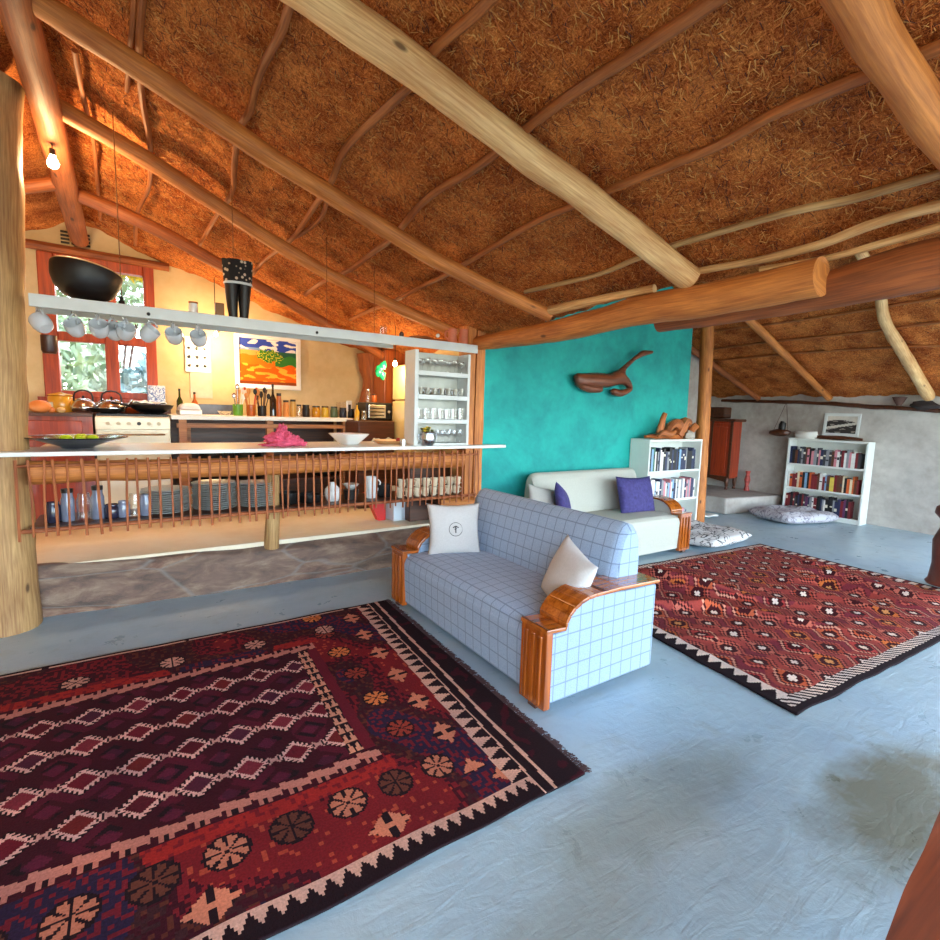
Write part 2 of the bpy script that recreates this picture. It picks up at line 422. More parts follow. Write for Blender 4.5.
# kitchen back wall with a window opening
WX0, WX1, WZ0, WZ1 = -.72, .27, 1.58, 3.02
g = G()
def wcol(g, x0, x1, z0, z1=None, y0=YK, y1=YK + .22):
    n = max(1, int((x1 - x0) / .15))
    for i in range(n):
        a = x0 + (x1 - x0) * i / n; b = x0 + (x1 - x0) * (i + 1) / n
        za = SN(a, y0) + .1 if z1 is None else z1; zb = SN(b, y0) + .1 if z1 is None else z1
        g.prism([(a, z0), (b, z0), (b, zb), (a, za)], y0, y1, 'y')
wcol(g, -3.3, WX0, 0); wcol(g, WX0, WX1, 0, WZ0); wcol(g, WX0, WX1, WZ1); wcol(g, WX1, 3.1, 0)
struct('wall_back', g, CREAM, weld=True)
struct('wall_kitchen', G().box(3.1, 3.3, 4.62, 7.0, 0, 4.45), CREAM)
# teal wall: up to the far roof
g = G().prism([(3.0, 0), (6.72, 0), (6.66, 3.1), (3.3, 4.44), (3.3, 2.62), (3.0, 2.5)], 4.4, 4.62, 'y')
struct('wall_middle', g, TEAL, bevel=.03)
g = G().grid(lambda u, v: (9.42 + .03 * N3(u * 5, v * 3), 6.3 - u * 4.65, v * 2.15), 80, 30)
g.box(9.5, 9.75, 1.65, 6.3, 0, 2.1).box(9.42, 9.75, -1.8, -1.0, 0, 2.1).box(9.42, 9.75, 1.55, 1.66, 0, 2.1)
struct('wall_right', g, GREYW, smooth=1)
struct('wall_far', G().prism([(3.3, 0), (9.42, 0), (9.42, 2.1), (3.3, 4.5)], 6.1, 6.3, 'y'), GREYW)
struct('wall_corner', G().box(7.38, 7.92, 5.05, 5.2, 0, 2.62), GREYW)
struct('wall_left', G().box(-3.5, -3.3, -1.6, 7.0, 0, 2.3), CREAM)
struct('wall_front_unseen', G().box(-3.3, -2.3, -1.8, -1.6, 0, 3.8).box(-2.3, 9.5, -1.8, -1.6, 2.75, 4.6).box(3.4, 3.7, -1.8, -1.6, 0, 2.5), CREAM)  # unseen wall behind the camera, added and cut to shape the daylight
# raised plaster bench platform at the far wall
struct('trim_2', G().prism([(8.03, 4.48), (9.42, 4.24), (9.42, 6.1), (6.9, 6.1), (7.2, 5.3), (8.0, 4.9)], 0, .27, 'z'), GREYW, bevel=.03)
struct('ground', G().box(-60, 60, -60, -2.6, -.3, -.02).box(-60, 60, 7.02, 60, -.3, .2).box(9.75, 60, -2.6, 7.02, -.3, -.02), EARTH)
# window
wf = G(); fy0, fy1 = YK - .03, YK + .1
for a in (( WX0, WX0 + .13, WZ0, WZ1), (WX1 - .1, WX1, WZ0, WZ1), (WX0 + .13, WX1 - .1, WZ1 - .1, WZ1), (WX0 + .13, WX1 - .1, WZ0, WZ0 + .07), (-.2, -.08, WZ0 + .07, WZ1 - .1), (WX0 + .13, -.2, 2.16, 2.25), (-.08, WX1 - .1, 2.16, 2.25)):
    wf.box(a[0], a[1], fy0, fy1, a[2], a[3])
win = struct('window_1', wf, WINW, bevel=.008)
pn = G().box(WX0 + .1, -.15, YK + .03, YK + .036, WZ0 + .05, WZ1 - .06).box(-.05, WX1 - .06, YK + .03, YK + .036, WZ0 + .05, WZ1 - .06)
O('window_pane', pn, WGLASS, win)
O('window_sill', G().box(WX0 - .05, WX1 + .05, YK - .12, YK + .02, WZ0 - .04, WZ0), WINW, win)
# lintel log above the window, air-brick
O('window_lintel', G().tube([(WX0 - .1, YK - .02, 3.07), (WX1 + .15, YK - .02, 3.05)], .045, 8), LOG_BR, label='dark orange wooden lintel above the kitchen window', cat='lintel')
g = G(); m0 = 0
for r in range(4):
    for c in range(3): g.box(-.52 + c * .085, -.45 + c * .085, YK - .012, YK + .02, 3.13 + r * .035, 3.15 + r * .035)
O('air_vent', g, BLACKM, label='slotted air vent in plaster above the kitchen window', cat='vent')

# ---------------- straw bits sticking out of the thatch
def straws(n, S, xr, yr, name, label, wmul=1):
    g = G()
    for i in range(n):
        x = random.uniform(*xr); y = random.uniform(*yr); z = S(x, y) + .05 * N3(x * 3, y * 3, 5) + .025 * N3(x * 11, y * 11, 9) - random.uniform(-.004, .012)
        L = random.uniform(.014, .05) * (1.5 if random.random() < .08 else 1); a = random.gauss(0, 1.0) + .6; t = random.gauss(0, .35)
        sx = (S(x + .01, y) - S(x - .01, y)) / .02; sy = (S(x, y + .01) - S(x, y - .01)) / .02
        d = Vector((cos(a), sin(a), 0)); d.z = sx * d.x + sy * d.y - abs(t) * .35; d.normalize()
        w = random.uniform(.0014, .0028) * wmul; p = Vector((x, y, z)); q = p + d * L
        s = d.cross(Vector((0, 0, 1))).normalized() * w; k = Vector((0, 0, -w * 1.2))
        b = len(g.v); g.v += [tuple(v) for v in (p - s, p + s, p + k, q - s * .6, q + s * .6, q + k * .6)]
        g.m = random.choices((0, 1, 2, 3), (6, 4, 4, 6))[0]
        for f in ((0, 1, 4, 3), (1, 2, 5, 4), (2, 0, 3, 5), (0, 2, 1), (3, 4, 5)): g.face([b + j for j in f])
    O(name, g, STRAW, label=label, cat='straw', kind='stuff')
straws(46000, SN, (-.4, 3.05), (.3, 6.6), 'loose_straw', 'loose straw ends poking out of the thatch above the room')
straws(5000, SF, (5.5, 9.3), (1.2, 5.8), 'loose_straw', 'loose straw ends in the lower thatch by the right wall', 1.6)

# ---------------- roof poles
POLES = [
('ridge_pole', LOG_BR, .088, [(-.44, 1.2, 3.62), (-.42, 2.6, 3.62), (-.41, 3.67, 3.56), (-.38, 4.42, 3.44), (-.37, 5.6, 3.28), (-.36, 6.66, 3.16)], 'thick brown ridge pole running back to above the kitchen window'),
('rafter', LOG_OR, .062, [(-.42, 3.66, 3.62), (0.17, 3.63, 3.39), (0.69, 3.62, 3.18), (1.18, 3.58, 2.99), (2.0, 3.48, 2.67), (2.89, 3.21, 2.35)], 'orange rafter that ends on the cross beam beside the split post'),
('rafter', LOG_PALE, .084, [(-.3, 2.7, 3.72), (0.73, 2.42, 3.32), (1.2, 2.31, 3.13), (1.74, 2.22, 2.91), (2.22, 2.1, 2.7), (2.93, 1.99, 2.41)], 'thickest pale rafter crossing the middle of the thatch'),
('rafter', LOG_OR, .058, [(-.42, 4.56, 3.51), (0.25, 4.55, 3.25), (1.03, 4.67, 2.94), (1.82, 4.64, 2.64), (2.74, 4.4, 2.32)], 'orange rafter just above the white hanging shelf'),
('rafter', LOG_BR, .056, [(-.42, 5.72, 3.33), (0.21, 5.62, 3.13), (0.88, 5.71, 2.88), (1.82, 5.86, 2.53), (2.67, 6.06, 2.22)], 'thin brown rafter over the kitchen, nearest the back wall'),
('rafter', LOG_OR, .068, [(.6, 1.0, 3.4), (1.75, 0.80, 2.88), (2.03, 0.77, 2.76), (2.52, 0.70, 2.57), (2.9, .64, 2.44)], 'thick orange rafter in the upper right corner'),
('rafter', LOG_BR, .05, [(-.45, 5.5, 3.28), (-1.2, 5.45, 2.95), (-2.0, 5.4, 2.5)], 'short brown rafter left of the ridge pole'),
('rafter', LOG_OR, .055, [(3.6, 3.9, 4.15), (6.57, 3.77, 3.01), (7.72, 3.72, 2.55), (9.3, 3.66, 1.93)], 'orange rafter sloping to the wall above the far bookcase'),
('rafter', LOG_PALE, .075, [(3.6, 2.2, 4.1), (6.34, 2.25, 3.1), (7.26, 2.38, 2.73), (8.07, 2.4, 2.41), (9.27, 2.43, 1.95)], 'pale bent rafter sloping to the right wall'),
('rafter', LOG_BR, .05, [(6.0, 5.1, 3.2), (7.22, 4.99, 2.75), (8.19, 4.87, 2.36), (9.3, 4.77, 1.93)], 'thin brown rafter above the red wardrobe'),
]
for i, (nm, m, r, pts, lb) in enumerate(POLES):
    rr = [r * (1.08 - .2 * k / (len(pts) - 1)) for k in range(len(pts))]
    if i == 8: rr = [.05, .05, .058, .068, .074]
    O(nm, G().tube(pts, rr, 14, .09, seed=i * 3.1, step=.07), m, label=lb, cat='rafter' if nm == 'rafter' else 'beam', smooth=True, group='rafters under the thatch' if nm == 'rafter' else None)
BATS = [
(.028, [(1.27, 1.2, 3.2), (1.27, 1.86, 3.2), (1.24, 2.24, 3.21), (1.24, 2.51, 3.18), (1.2, 2.87, 3.16), (1.17, 3.25, 3.14), (1.21, 3.66, 3.08), (1.21, 3.99, 3.05), (1.21, 4.63, 2.98), (1.13, 5.34, 2.94), (1.11, 5.83, 2.9)], 'long crooked batten crossing above the middle of the hanging shelf'),
(.02, [(1.21, 3.7, 3.08), (1.29, 4.07, 3.02), (1.26, 4.46, 2.99), (1.19, 4.72, 2.98)], 'short forked batten lying beside the crooked one over the bar'),
(.027, [(.69, 1.9, 3.45), (0.69, 2.62, 3.4), (0.69, 2.84, 3.38), (0.66, 3.18, 3.35), (0.67, 3.5, 3.31), (0.65, 3.73, 3.3), (0.68, 4.13, 3.24), (0.72, 4.5, 3.18), (0.67, 5.05, 3.14), (0.62, 5.75, 3.08)], 'kinked batten above the black carved figure'),
(.02, [(.1, 2.6, 3.62), (0.1, 3.32, 3.57), (0.08, 3.66, 3.53), (0.06, 4.09, 3.49)], 'short straight batten at the upper left'),
(.024, [(.15, 2.6, 3.6), (0.13, 3.28, 3.56), (0.12, 3.61, 3.52), (0.14, 4.08, 3.46), (0.19, 4.53, 3.38), (0.2, 5.12, 3.31), (0.12, 5.78, 3.25), (0.11, 6.52, 3.17)], 'wavy batten running back to beside the kitchen window'),
(.019, [(-0.19, 4.02, 3.59), (-0.18, 4.37, 3.54), (-0.16, 4.73, 3.49), (-0.15, 5.04, 3.45), (-0.17, 6.31, 3.29)], 'thin batten next to the ridge pole'),
(.031, [(1.76, .5, 3.03), (1.75, 1.15, 3.0), (1.75, 1.35, 3.0), (1.73, 1.86, 3.0), (1.74, 2.4, 2.98), (1.73, 2.68, 2.96), (1.69, 3.02, 2.95), (1.69, 3.3, 2.92), (1.73, 3.71, 2.87), (1.72, 4.18, 2.83), (1.71, 4.61, 2.8), (1.63, 5.07, 2.78), (1.6, 5.66, 2.74)], 'orange batten passing over the middle of the pale rafter'),
(.028, [(2.26, 0.6, 2.78), (2.24, 1.02, 2.79), (2.23, 1.2, 2.79), (2.26, 1.43, 2.78), (2.25, 1.68, 2.78), (2.24, 1.98, 2.78), (2.23, 2.34, 2.78), (2.2, 2.68, 2.76), (2.21, 3.39, 2.7), (2.22, 3.75, 2.67), (2.2, 4.27, 2.64), (2.19, 4.67, 2.61), (2.14, 5.18, 2.58), (2.12, 5.72, 2.55)], 'thin brown batten between the orange one and the pale one'),
(.025, [(2.76, 0.6, 2.56), (2.77, 0.93, 2.56), (2.77, 1.11, 2.56), (2.74, 1.31, 2.57), (2.73, 1.53, 2.57), (2.74, 2.01, 2.57), (2.76, 2.28, 2.56), (2.76, 2.62, 2.53), (2.68, 3.29, 2.52)], 'pale wavy batten just above the cross beam'),
(.03, [(2.9, 0.6, 2.48), (2.92, 1.0, 2.48), (2.97, 1.29, 2.45), (3.0, 1.64, 2.45), (2.97, 1.97, 2.46)], 'straight split pole lying along the cross beam'),
(.024, [(3.0, 0.7, 2.43), (3.04, 1.05, 2.41), (3.06, 1.27, 2.4), (3.05, 1.62, 2.41)], 'second split pole squeezed behind the first on the beam'),
(.045, [(2.86, 3.2, 2.38), (2.92, 2.78, 2.4), (2.98, 2.28, 2.41)], 'short smooth pole lying on top of the cross beam above the teal wall'),
(.022, [(6.98, 1.2, 2.9), (7.05, 1.78, 2.88), (7.15, 2.5, 2.86), (7.2, 3.35, 2.84), (7.2, 4.6, 2.84)], 'upper thin batten in the lower thatch'),
(.02, [(7.55, 1.2, 2.68), (7.53, 2.05, 2.69), (7.6, 2.71, 2.67), (7.62, 3.85, 2.66), (7.7, 5.2, 2.62)], 'middle thin batten in the lower thatch'),
(.02, [(8.1, 1.3, 2.47), (8.05, 2.06, 2.5), (7.98, 3.57, 2.52), (8.06, 5.3, 2.49)], 'lowest thin batten in the lower thatch'),
]
for i, (r, pts, lb) in enumerate(BATS):
    O('batten', G().tube(pts, [r * .8 * (1.1 - .25 * k / (len(pts) - 1)) for k in range(len(pts))], 8, .12, seed=i * 1.7 + 50, step=.06), BATTEN if i not in (8, 9, 10, 11) else LOG_GREY if i == 8 else LOG_PALE, label=lb, cat='batten', group='thin battens under the thatch', smooth=True)
# cross beam: two logs side by side
a = [(2.95, 4.34, 2.24)] + [tuple(atx(x, y, 2.95)) for x, y in ((560, 330), (640, 311), (720, 298), (822, 276))]
O('cross_beam', G().tube(a, [.068, .09, .1, .1, .1], 16, .07, seed=3, step=.07), LOG_OR, label='thick orange log beam from the split post, ending in a dark sawn end', cat='beam', smooth=True)
a = [tuple(atx(x, y, 3.1)) for x, y in ((660, 322), (720, 312), (800, 296), (870, 280), (945, 262))] + [(3.1, .4, 2.26)]
O('cross_beam', G().tube(a, [.07, .08, .095, .11, .115, .115], 16, .07, seed=9, step=.07), LOG_BR, label='brown log beam behind, reaching the right edge', cat='beam', smooth=True)
# posts
O('roof_post', G().tube([(-.76, 4.49, 0), (-.75, 4.48, 1.2), (-.71, 4.47, 2.2), (-.66, 4.46, 3.3), (-.64, 4.46, 3.5)], [.19, .175, .17, .165, .165], 20, .05, seed=2, step=.12), LOG_GREY, label='thick pale round post at the left end of the bar', cat='post', smooth=True)
pp = thing('roof_post', 'squared split wooden post between the glass rack and the teal wall', 'post', (2.93, 4.42, 0))
for s_, (x0, x1) in enumerate(((-.1, -.008), (.008, .11))):
    g = G().grid(lambda u, v: (0, 0, 0), 1, 1); g = G()
    n = 14
    pr = [((x0 + .012 * N3(k * .5, s_), x1 + .01 * N3(k * .7, s_ + 5)), k / n * 2.44) for k in range(n + 1)]
    for k in range(n):
        (a0, a1), z0 = pr[k]; (b0, b1), z1 = pr[k + 1]; b = len(g.v)
        g.v += [(a0, -.09, z0), (a1, -.09, z0), (a1, .08, z0), (a0, .08, z0), (b0, -.09, z1), (b1, -.09, z1), (b1, .08, z1), (b0, .08, z1)]
        for q in ((0, 1, 5, 4), (1, 2, 6, 5), (2, 3, 7, 6), (3, 0, 4, 7)): 
            L = [(i_ * .09 + (.09 if j_ in (1, 2) else 0) + s_, zz) for j_, (i_, zz) in enumerate(((q[0], z0), (q[0], z0), (q[0], z1), (q[0], z1)))]
            g.face([b + i for i in q], L)
    g.quad((pr[-1][0][0], -.09, 2.44), (pr[-1][0][1], -.09, 2.44), (pr[-1][0][1], .08, 2.44), (pr[-1][0][0], .08, 2.44))
    O('post_half', g, LOG_OR, pp, weld=True)
O('roof_post', G().tube([(7.04, 4.34, 0), (7.0, 4.34, 1.0), (6.97, 4.35, 2.0), (6.9, 4.35, 3.0)], [.1, .095, .09, .09], 14, .05, seed=6, step=.1), LOG_OR, label='orange round post beside the bookcase at the teal wall edge', cat='post', smooth=True)
O('support_post', G().tube([(.985, 4.57, .32), (.99, 4.5, .8), (.98, 4.46, 1.0)], [.062, .055, .055], 12, .08, seed=8, step=.08), LOG_GREY, label='short pale post propping the bar on the stone ledge', cat='post', smooth=True)
# ================================================================ BAR
BT = 1.215
g = G().prism([(-1.25, 4.23), (3.0, 4.23), (3.29, 4.25), (3.27, 4.34), (3.03, 4.36), (3.0, 4.32), (2.82, 4.34), (2.82, 5.0), (-.55, 5.0), (-.55, 4.68), (-.95, 4.68), (-.95, 5.0), (-1.25, 5.0)], 1.185, BT, 'z')
O('bar_counter', g, plain('counter_white', rgb(222, 222, 218), .3, var=.05, scale=3), label='long white bar counter top resting on logs', cat='counter', bevel=.006)
O('counter_log', G().tube([(-.57, 4.36, 1.07), (.6, 4.37, 1.06), (1.8, 4.36, 1.07), (2.8, 4.36, 1.06)], [.08, .075, .08, .075], 14, .08, seed=12, step=.1), LOG_OR, label='horizontal orange log carrying the white bar counter', cat='log', smooth=True)
lat = thing('stick_screen', 'screen of thin hanging sticks below the white bar counter', 'screen', (0, 4.26, 1.16))
SX = [-0.62, -0.55, -0.49, -0.43, -0.36, -0.28, -0.21, -0.14, -0.04, 0.02, 0.1, 0.16, 0.23, 0.29, 0.34, 0.41, 0.48, 0.55, 0.61, 0.67, 0.75, 0.8, 0.88, 0.94, 1.0, 1.06, 1.13, 1.2, 1.26, 1.33, 1.39, 1.45, 1.5, 1.58, 1.64, 1.72, 1.79, 1.84, 1.92, 1.98, 2.03, 2.1, 2.16, 2.21, 2.29, 2.35, 2.42, 2.48, 2.54, 2.62, 2.69, 2.75, 2.83, 2.9, 2.95]
for i, x in enumerate(SX):
    j = random.uniform(-.015, .015); zb = -.5 - random.uniform(0, .03); r = random.uniform(.006, .0095)
    O('stick', G().tube([(x + random.uniform(-.012, .012), 0, .002), (x + j * .5, -.004, zb * .5), (x + j, 0, zb)], r, 6, .1, seed=i), STICKM, lat, smooth=True)
O('rail', G().tube([(-.62, .03, -.47), (1.1, .03, -.465), (2.95, .03, -.46)], .014, 8, .1, step=.2), STICKM, lat, smooth=True)
O('rail', G().tube([(-.62, .03, -.04), (2.95, .03, -.04)], .01, 8), STICKM, lat, smooth=True)
O('under_shelf', G().box(-.58, 2.8, 4.31, 4.78, .685, .71), DARKW, label='dark plank shelf of crockery behind the stick screen', cat='shelf')
O('bar_end_block', G().tube([(2.62, 4.46, .6), (3.0, 4.32, .6)], .07, 10, .1, seed=4), LOG_OR, label='stub of log under the right end of the stick screen', cat='log', smooth=True)
# ---------------- hanging shelf
hs = thing('hanging_shelf', 'long white shelf hung from the roof over the bar', 'shelf', (0, 4.38, 2.2))
O('board', G().box(-.5, 2.86, -.13, .13, -.028, 0), SHELFW, hs, bevel=.004)
O('fascia', G().box(-.5, 2.88, -.15, -.13, -.075, .004), SHELFW, hs, bevel=.003)
O('fascia', G().box(-.5, 2.1, .13, .15, -.075, .004), SHELFW, hs, bevel=.003)
for x, zt in ((.7, 1.0), (1.42, .84), (1.85, .62), (-.02, 1.27)):
    O('hanging_wire', G().tube([(x, 0, 0), (x, 0, zt)], .0035, 5), STEEL, hs)
for x in (.13, 1.29): O('bolt', G().ball((x, -.152, -.045), .012, 8, 5), BLACKM, hs)
MUGX = [(-.47, 0), (-.3, .05), (-.17, -.02), (-.09, .06), (-.02, 0), (.13, 0), (.27, 0), (.43, 0)]
for x, dy in MUGX: O('mug_hook', G().tube([(x, -.06 + dy, -.03), (x, -.06 + dy, -.075), (x + .01, -.06 + dy, -.09), (x + .018, -.06 + dy, -.075)], .003, 5), STEEL, hs)
mg = thing('mug', 'x', 'mug')
O('cup', G().lathe([(.0, -.13), (.028, -.13), (.038, -.118), (.045, -.09), (.045, -.055), (.043, -.05), (.04, -.055), (.04, -.09), (.034, -.118), (.0, -.122)], 18, close=False), MUGM, mg, smooth=True)
bpy.data.objects['cup'].rotation_euler = (0, radians(48), 0); bpy.data.objects['cup'].location = (.055, 0, -.005)
O('handle', G().tube([(.035, 0, -.04), (.015, 0, -.012), (-.012, 0, -.008), (-.03, 0, -.03), (-.03, 0, -.055)], .006, 8, step=.01), MUGM, mg, smooth=True)
bpy.data.objects['handle'].location = (.005, 0, .012)
where = ['leftmost, beside the round post', 'second from the left, half behind another', 'third from the left', 'small one tucked between two mugs', 'middle one in front of the window', 'fifth clear one, before the window post', 'second from the right', 'rightmost of the row']
for i, (x, dy) in enumerate(MUGX):
    lb = 'pale enamel mug hanging from the white shelf, ' + where[i]
    o = mg if i == 0 else dup(mg)
    tag(o, lb, 'mug', 'mugs hanging from the white shelf'); o.location = (x + .012, 4.32 + dy, 2.112); o.rotation_euler = (random.uniform(-.1, .1), 0, random.choice((-1.2, -.9, -2.0, 2.4, -1.5)) + random.uniform(-.3, .3)); o.scale = (1.25,) * 3
O('mug', G().lathe([(.035, -.12), (.045, -.1), (.045, 0), (.042, 0), (.04, -.1), (.0, -.11)], 16), plain('brown_glaze', rgb(70, 36, 24), .3), label='small dark brown mug hanging below the shelf at the left', cat='mug', loc=(-.44, 4.5, 1.98), smooth=True)
# black basket bowl
g = G().lathe([(.0, 0), (.07, .0), (.12, .015), (.165, .06), (.192, .12), (.2, .18), (.198, .2), (.184, .2), (.185, .18), (.15, .07), (.1, .03), (.0, .02)], 32, close=False)
bb = O('bowl', g, BLACKM, label='big black wooden bowl with pale rim tilted on the hanging shelf', cat='bowl', loc=(-.235, 4.36, 2.222), rot=(radians(-6), radians(9), 0), smooth=True)
O('rim', G().lathe([(.184, .2), (.192, .206), (.199, .2), (.1985, .195)], 32, close=False), plain('worn_rim', rgb(196, 150, 96), .5), bb, smooth=True)
# black carved two-legged figure with spotted top
ff = thing('carved_figure', 'tall black two-legged carving with spotted cloth top on hanging shelf', 'carving', (.725, 4.36, 2.2))
for sx in (-1, 1):
    O('leg', G().tube([(sx * .035, 0, 0), (sx * .04, 0, .06), (sx * .043, 0, .16), (sx * .046, 0, .27)], [.03, .034, .043, .05], 12, .05, step=.03), BLACKM, ff, smooth=True)
g = G(); 
tw = NT('spotted_cloth'); vv = tw.n('ShaderNodeTexVoronoi'); tw.l(tw.coord('Object', (22, 22, 22)), vv.inputs['Vector']); vv.inputs['Scale'].default_value = 1.2
tw.col(tw.ramp(vv.outputs['Distance'], [(.22, rgb(200, 176, 150)), (.32, rgb(26, 20, 18))])); tw.setv(tw.b, Roughness=.9)
g.grid(lambda u, v: ((.097 + .012 * v + .006 * sin(u * 50)) * cos(u * 2 * pi), (.06 + .01 * v) * sin(u * 2 * pi), .27 + .17 * v + .012 * N3(u * 12, 1) * v), 40, 8)
g.prism([(.1 * cos(k / 10 * 2 * pi), .06 * sin(k / 10 * 2 * pi)) for k in range(10)], .268, .40, 'z')
O('spotted_top', g, tw.m, ff, smooth=True)
O('band', G().lathe([(.1, .262), (.104, .27), (.1, .28)], 24, close=False), SHELFW, ff, smooth=True); bpy.data.objects['band'].scale = (1, .65, 1)
# small things on the hanging shelf
def jar(x, y, z, r, h, m, name, label, cat, neck=.8, lid=None, parent=None, group=None):
    g = G().lathe([(0, 0), (r * .92, 0), (r, h * .06), (r, h * .75), (r * neck, h * .88), (r * neck, h), (r * neck * .9, h), (r * .9, h * .72), (r * .88, h * .05), (0, h * .04)], 16, close=False)
    o = O(name, g, m, parent, label, cat, group, loc=(x, y, z), smooth=True)
    if lid: O('lid', G().lathe([(0, h), (r * neck * 1.08, h), (r * neck * 1.08, h * 1.14), (0, h * 1.14)], 14, close=False), lid, o, smooth=True)
    return o
AMBER = plain('amber', rgb(170, 84, 24), .3); CORK = plain('cork', rgb(150, 96, 54), .8)
jar(.42, 4.4, 2.2, .032, .09, CERAM, 'jar', 'white jar with cork block lid on the hanging shelf', 'jar', .9, CORK)
O('tin_box', G().box(-.03, .03, -.03, .03, 0, .12), plain('brass_tin', rgb(120, 78, 36), .4, .3), label='small brown box standing left of the black carving', cat='box', loc=(.6, 4.42, 2.2), bevel=.004)
O('dish', G().lathe([(0, 0), (.035, 0), (.05, .02), (.046, .02), (0, .006)], 16, close=False), AMBER, label='tiny brown dish on the shelf left of the box', cat='dish', loc=(.5, 4.4, 2.2), smooth=True)
O('ornament', G().lathe([(0, 0), (.02, .005), (.018, .03), (.008, .04), (.014, .055), (0, .065)], 12, close=False), BLACKM, label='small black ornament right of the big black bowl', cat='ornament', loc=(-.02, 4.3, 2.2), smooth=True)
jar(1.93, 4.36, 2.2, .03, .09, GLASS, 'drinking_glass', 'single clear glass on the hanging shelf below the orange rafter', 'glass', .95)
jar(2.12, 4.38, 2.2, .022, .07, plain('dark_glaze', rgb(60, 24, 18), .3), 'bottle', 'small dark bottle on the hanging shelf', 'bottle', .45)
O('branch', G().tube([(2.2, 4.38, 2.225), (2.35, 4.36, 2.24), (2.5, 4.4, 2.23), (2.62, 4.38, 2.23)], .014, 8, .3, step=.04), DRIFT, label='short brown stick lying along the shelf near the pitchers', cat='stick', smooth=True)
O('ornament', G().ball((0, 0, .02), .02, 10, 6), CERAM, label='tiny white ball ornament on the hanging shelf', cat='ornament', loc=(2.46, 4.3, 2.24), smooth=True)
CLAYP = plain('pink_clay', rgb(206, 116, 84), .6, var=.1)
for x, h, lb, hd in ((2.66, .15, 'pink clay pitcher with a loop handle on the shelf end', 1), (2.79, .16, 'pink clay beaker next to the pitcher on the shelf end', 0)):
    o = O('pitcher' if hd else 'beaker', G().lathe([(0, 0), (.045, 0), (.05, .02), (.04, h * .6), (.043, h), (.038, h), (.035, h * .6), (0, .02)], 18, close=False), CLAYP, label=lb, cat='pitcher' if hd else 'beaker', loc=(x, 4.36, 2.2), smooth=True)
    if hd: O('handle', G().tube([(-.04, 0, .13), (-.075, 0, .12), (-.08, 0, .07), (-.042, 0, .04)], .008, 8, step=.02), CLAYP, o, smooth=True)
# glass rack
gr = thing('glass_rack', 'white open rack of drinking glasses at the right end of the bar', 'rack', (2.5, 4.4, BT))
GZ = [0, .235, .465, .69, .9]
O('side_panel', G().box(-.275, -.235, -.1, .1, 0, .9), SHELFW, gr, bevel=.004)
O('side_panel', G().box(.315, .345, -.1, .1, 0, .9), SHELFW, gr, bevel=.004)
for z in GZ[1:4]: O('rack_shelf', G().box(-.235, .315, -.1, .1, z - .022, z + .02), SHELFW, gr, bevel=.003)
O('base_strip', G().box(-.235, .315, -.09, .1, 0, .02), SHELFW, gr)
O('back_panel', G().box(-.275, .345, .1, .112, 0.0, .9), plain('rack_back', rgb(190, 190, 180), .6), gr)
def glass_proto(nm, prof, label): return O(nm, G().lathe(prof, 14, close=False), GLASS, label=label, cat='glass', smooth=True)
tall = [(0, .004), (.028, 0), (.032, .1), (.0335, .1), (.03, -.001), (0, 0)]
short = [(0, .006), (.03, .004), (.036, .07), (.037, .07), (.032, 0), (0, 0)]
wine = [(0, 0), (.03, .002), (.004, .006), (.004, .05), (.02, .065), (.03, .09), (.026, .12), (.0245, .12), (.028, .09), (0, .068)]
rows = [(GZ[1] + .02, 'second lowest shelf', tall), (GZ[2] + .02, 'second highest shelf', short), (GZ[3] + .02, 'top shelf', wine), (.02, 'lowest shelf', wine)]
SPOT = ['at the left end', 'second from left', 'third from left', 'fourth from left', 'fifth from left', 'sixth from left', 'at the right end', 'extra']
for ri, (z, nm, prof) in enumerate(rows):
    pr = None; xs = [(-.195 + i * .077) for i in range(7)] if nm != 'lowest shelf' else [.06 + i * .07 for i in range(4)]
    for bi, dy in enumerate((-.05, .04)):
        for i, x in enumerate(xs):
            kind = 'wine glass' if prof is wine else ('tall tumbler' if prof is tall else 'short tumbler')
            sp = SPOT[i] if len(xs) == 7 else ['nearest the steel pot', 'second from the steel pot', 'third from the steel pot', 'farthest from the steel pot'][i]
            lb = f'{kind} {sp}, {"front" if bi == 0 else "back"} row, {nm} of the rack'
            if pr is None: pr = o = glass_proto('drinking_glass', prof, lb)
            else: o = pr.copy(); COL.objects.link(o); o['label'] = lb
            o['group'] = 'glasses in the white rack'; o.location = (2.5 + x + random.uniform(-.006, .006), 4.4 + dy, BT + z); o.scale = (1.0, 1.0, random.uniform(.95, 1.12))
# steel pot of flowers
pot = O('flower_pot', G().lathe([(0, 0), (.05, 0), (.075, .03), (.082, .08), (.07, .12), (.078, .135), (.07, .133), (.06, .1), (0, .09)], 24, close=False), STEEL, label='round steel pot holding yellow flowers in the glass rack', cat='pot', loc=(2.36, 4.28, BT), smooth=True)
for s_ in (-1, 1): O('pot_handle', G().tube([(s_ * .078, 0, .11), (s_ * .1, 0, .105), (s_ * .095, 0, .07), (s_ * .08, 0, .06)], .006, 6), STEEL, pot, smooth=True)
fl = thing('yellow_flowers', 'bunch of yellow green flowers standing in the steel pot', 'flowers', (2.36, 4.28, BT + .1))
gs = G(); gf = G(); gl = G()
for i in range(26):
    a = random.uniform(0, 2 * pi); r = random.uniform(.005, .07); z = random.uniform(.05, .085) - r * .3
    p = (r * cos(a), r * sin(a), z); gs.tube([(r * .3 * cos(a), r * .3 * sin(a), 0), p], .0015, 4)
    (gf if i % 2 else gl).ball(p, (.013, .013, .009), 7, 5, .5, i)
O('stems', gs, plain('stem_green', rgb(70, 84, 30), .7), fl); O('blossoms', gf, plain('blossom_yellow', rgb(226, 190, 40), .7), fl, smooth=True); O('leaves', gl, plain('leaf_green', rgb(88, 92, 30), .7), fl, smooth=True)
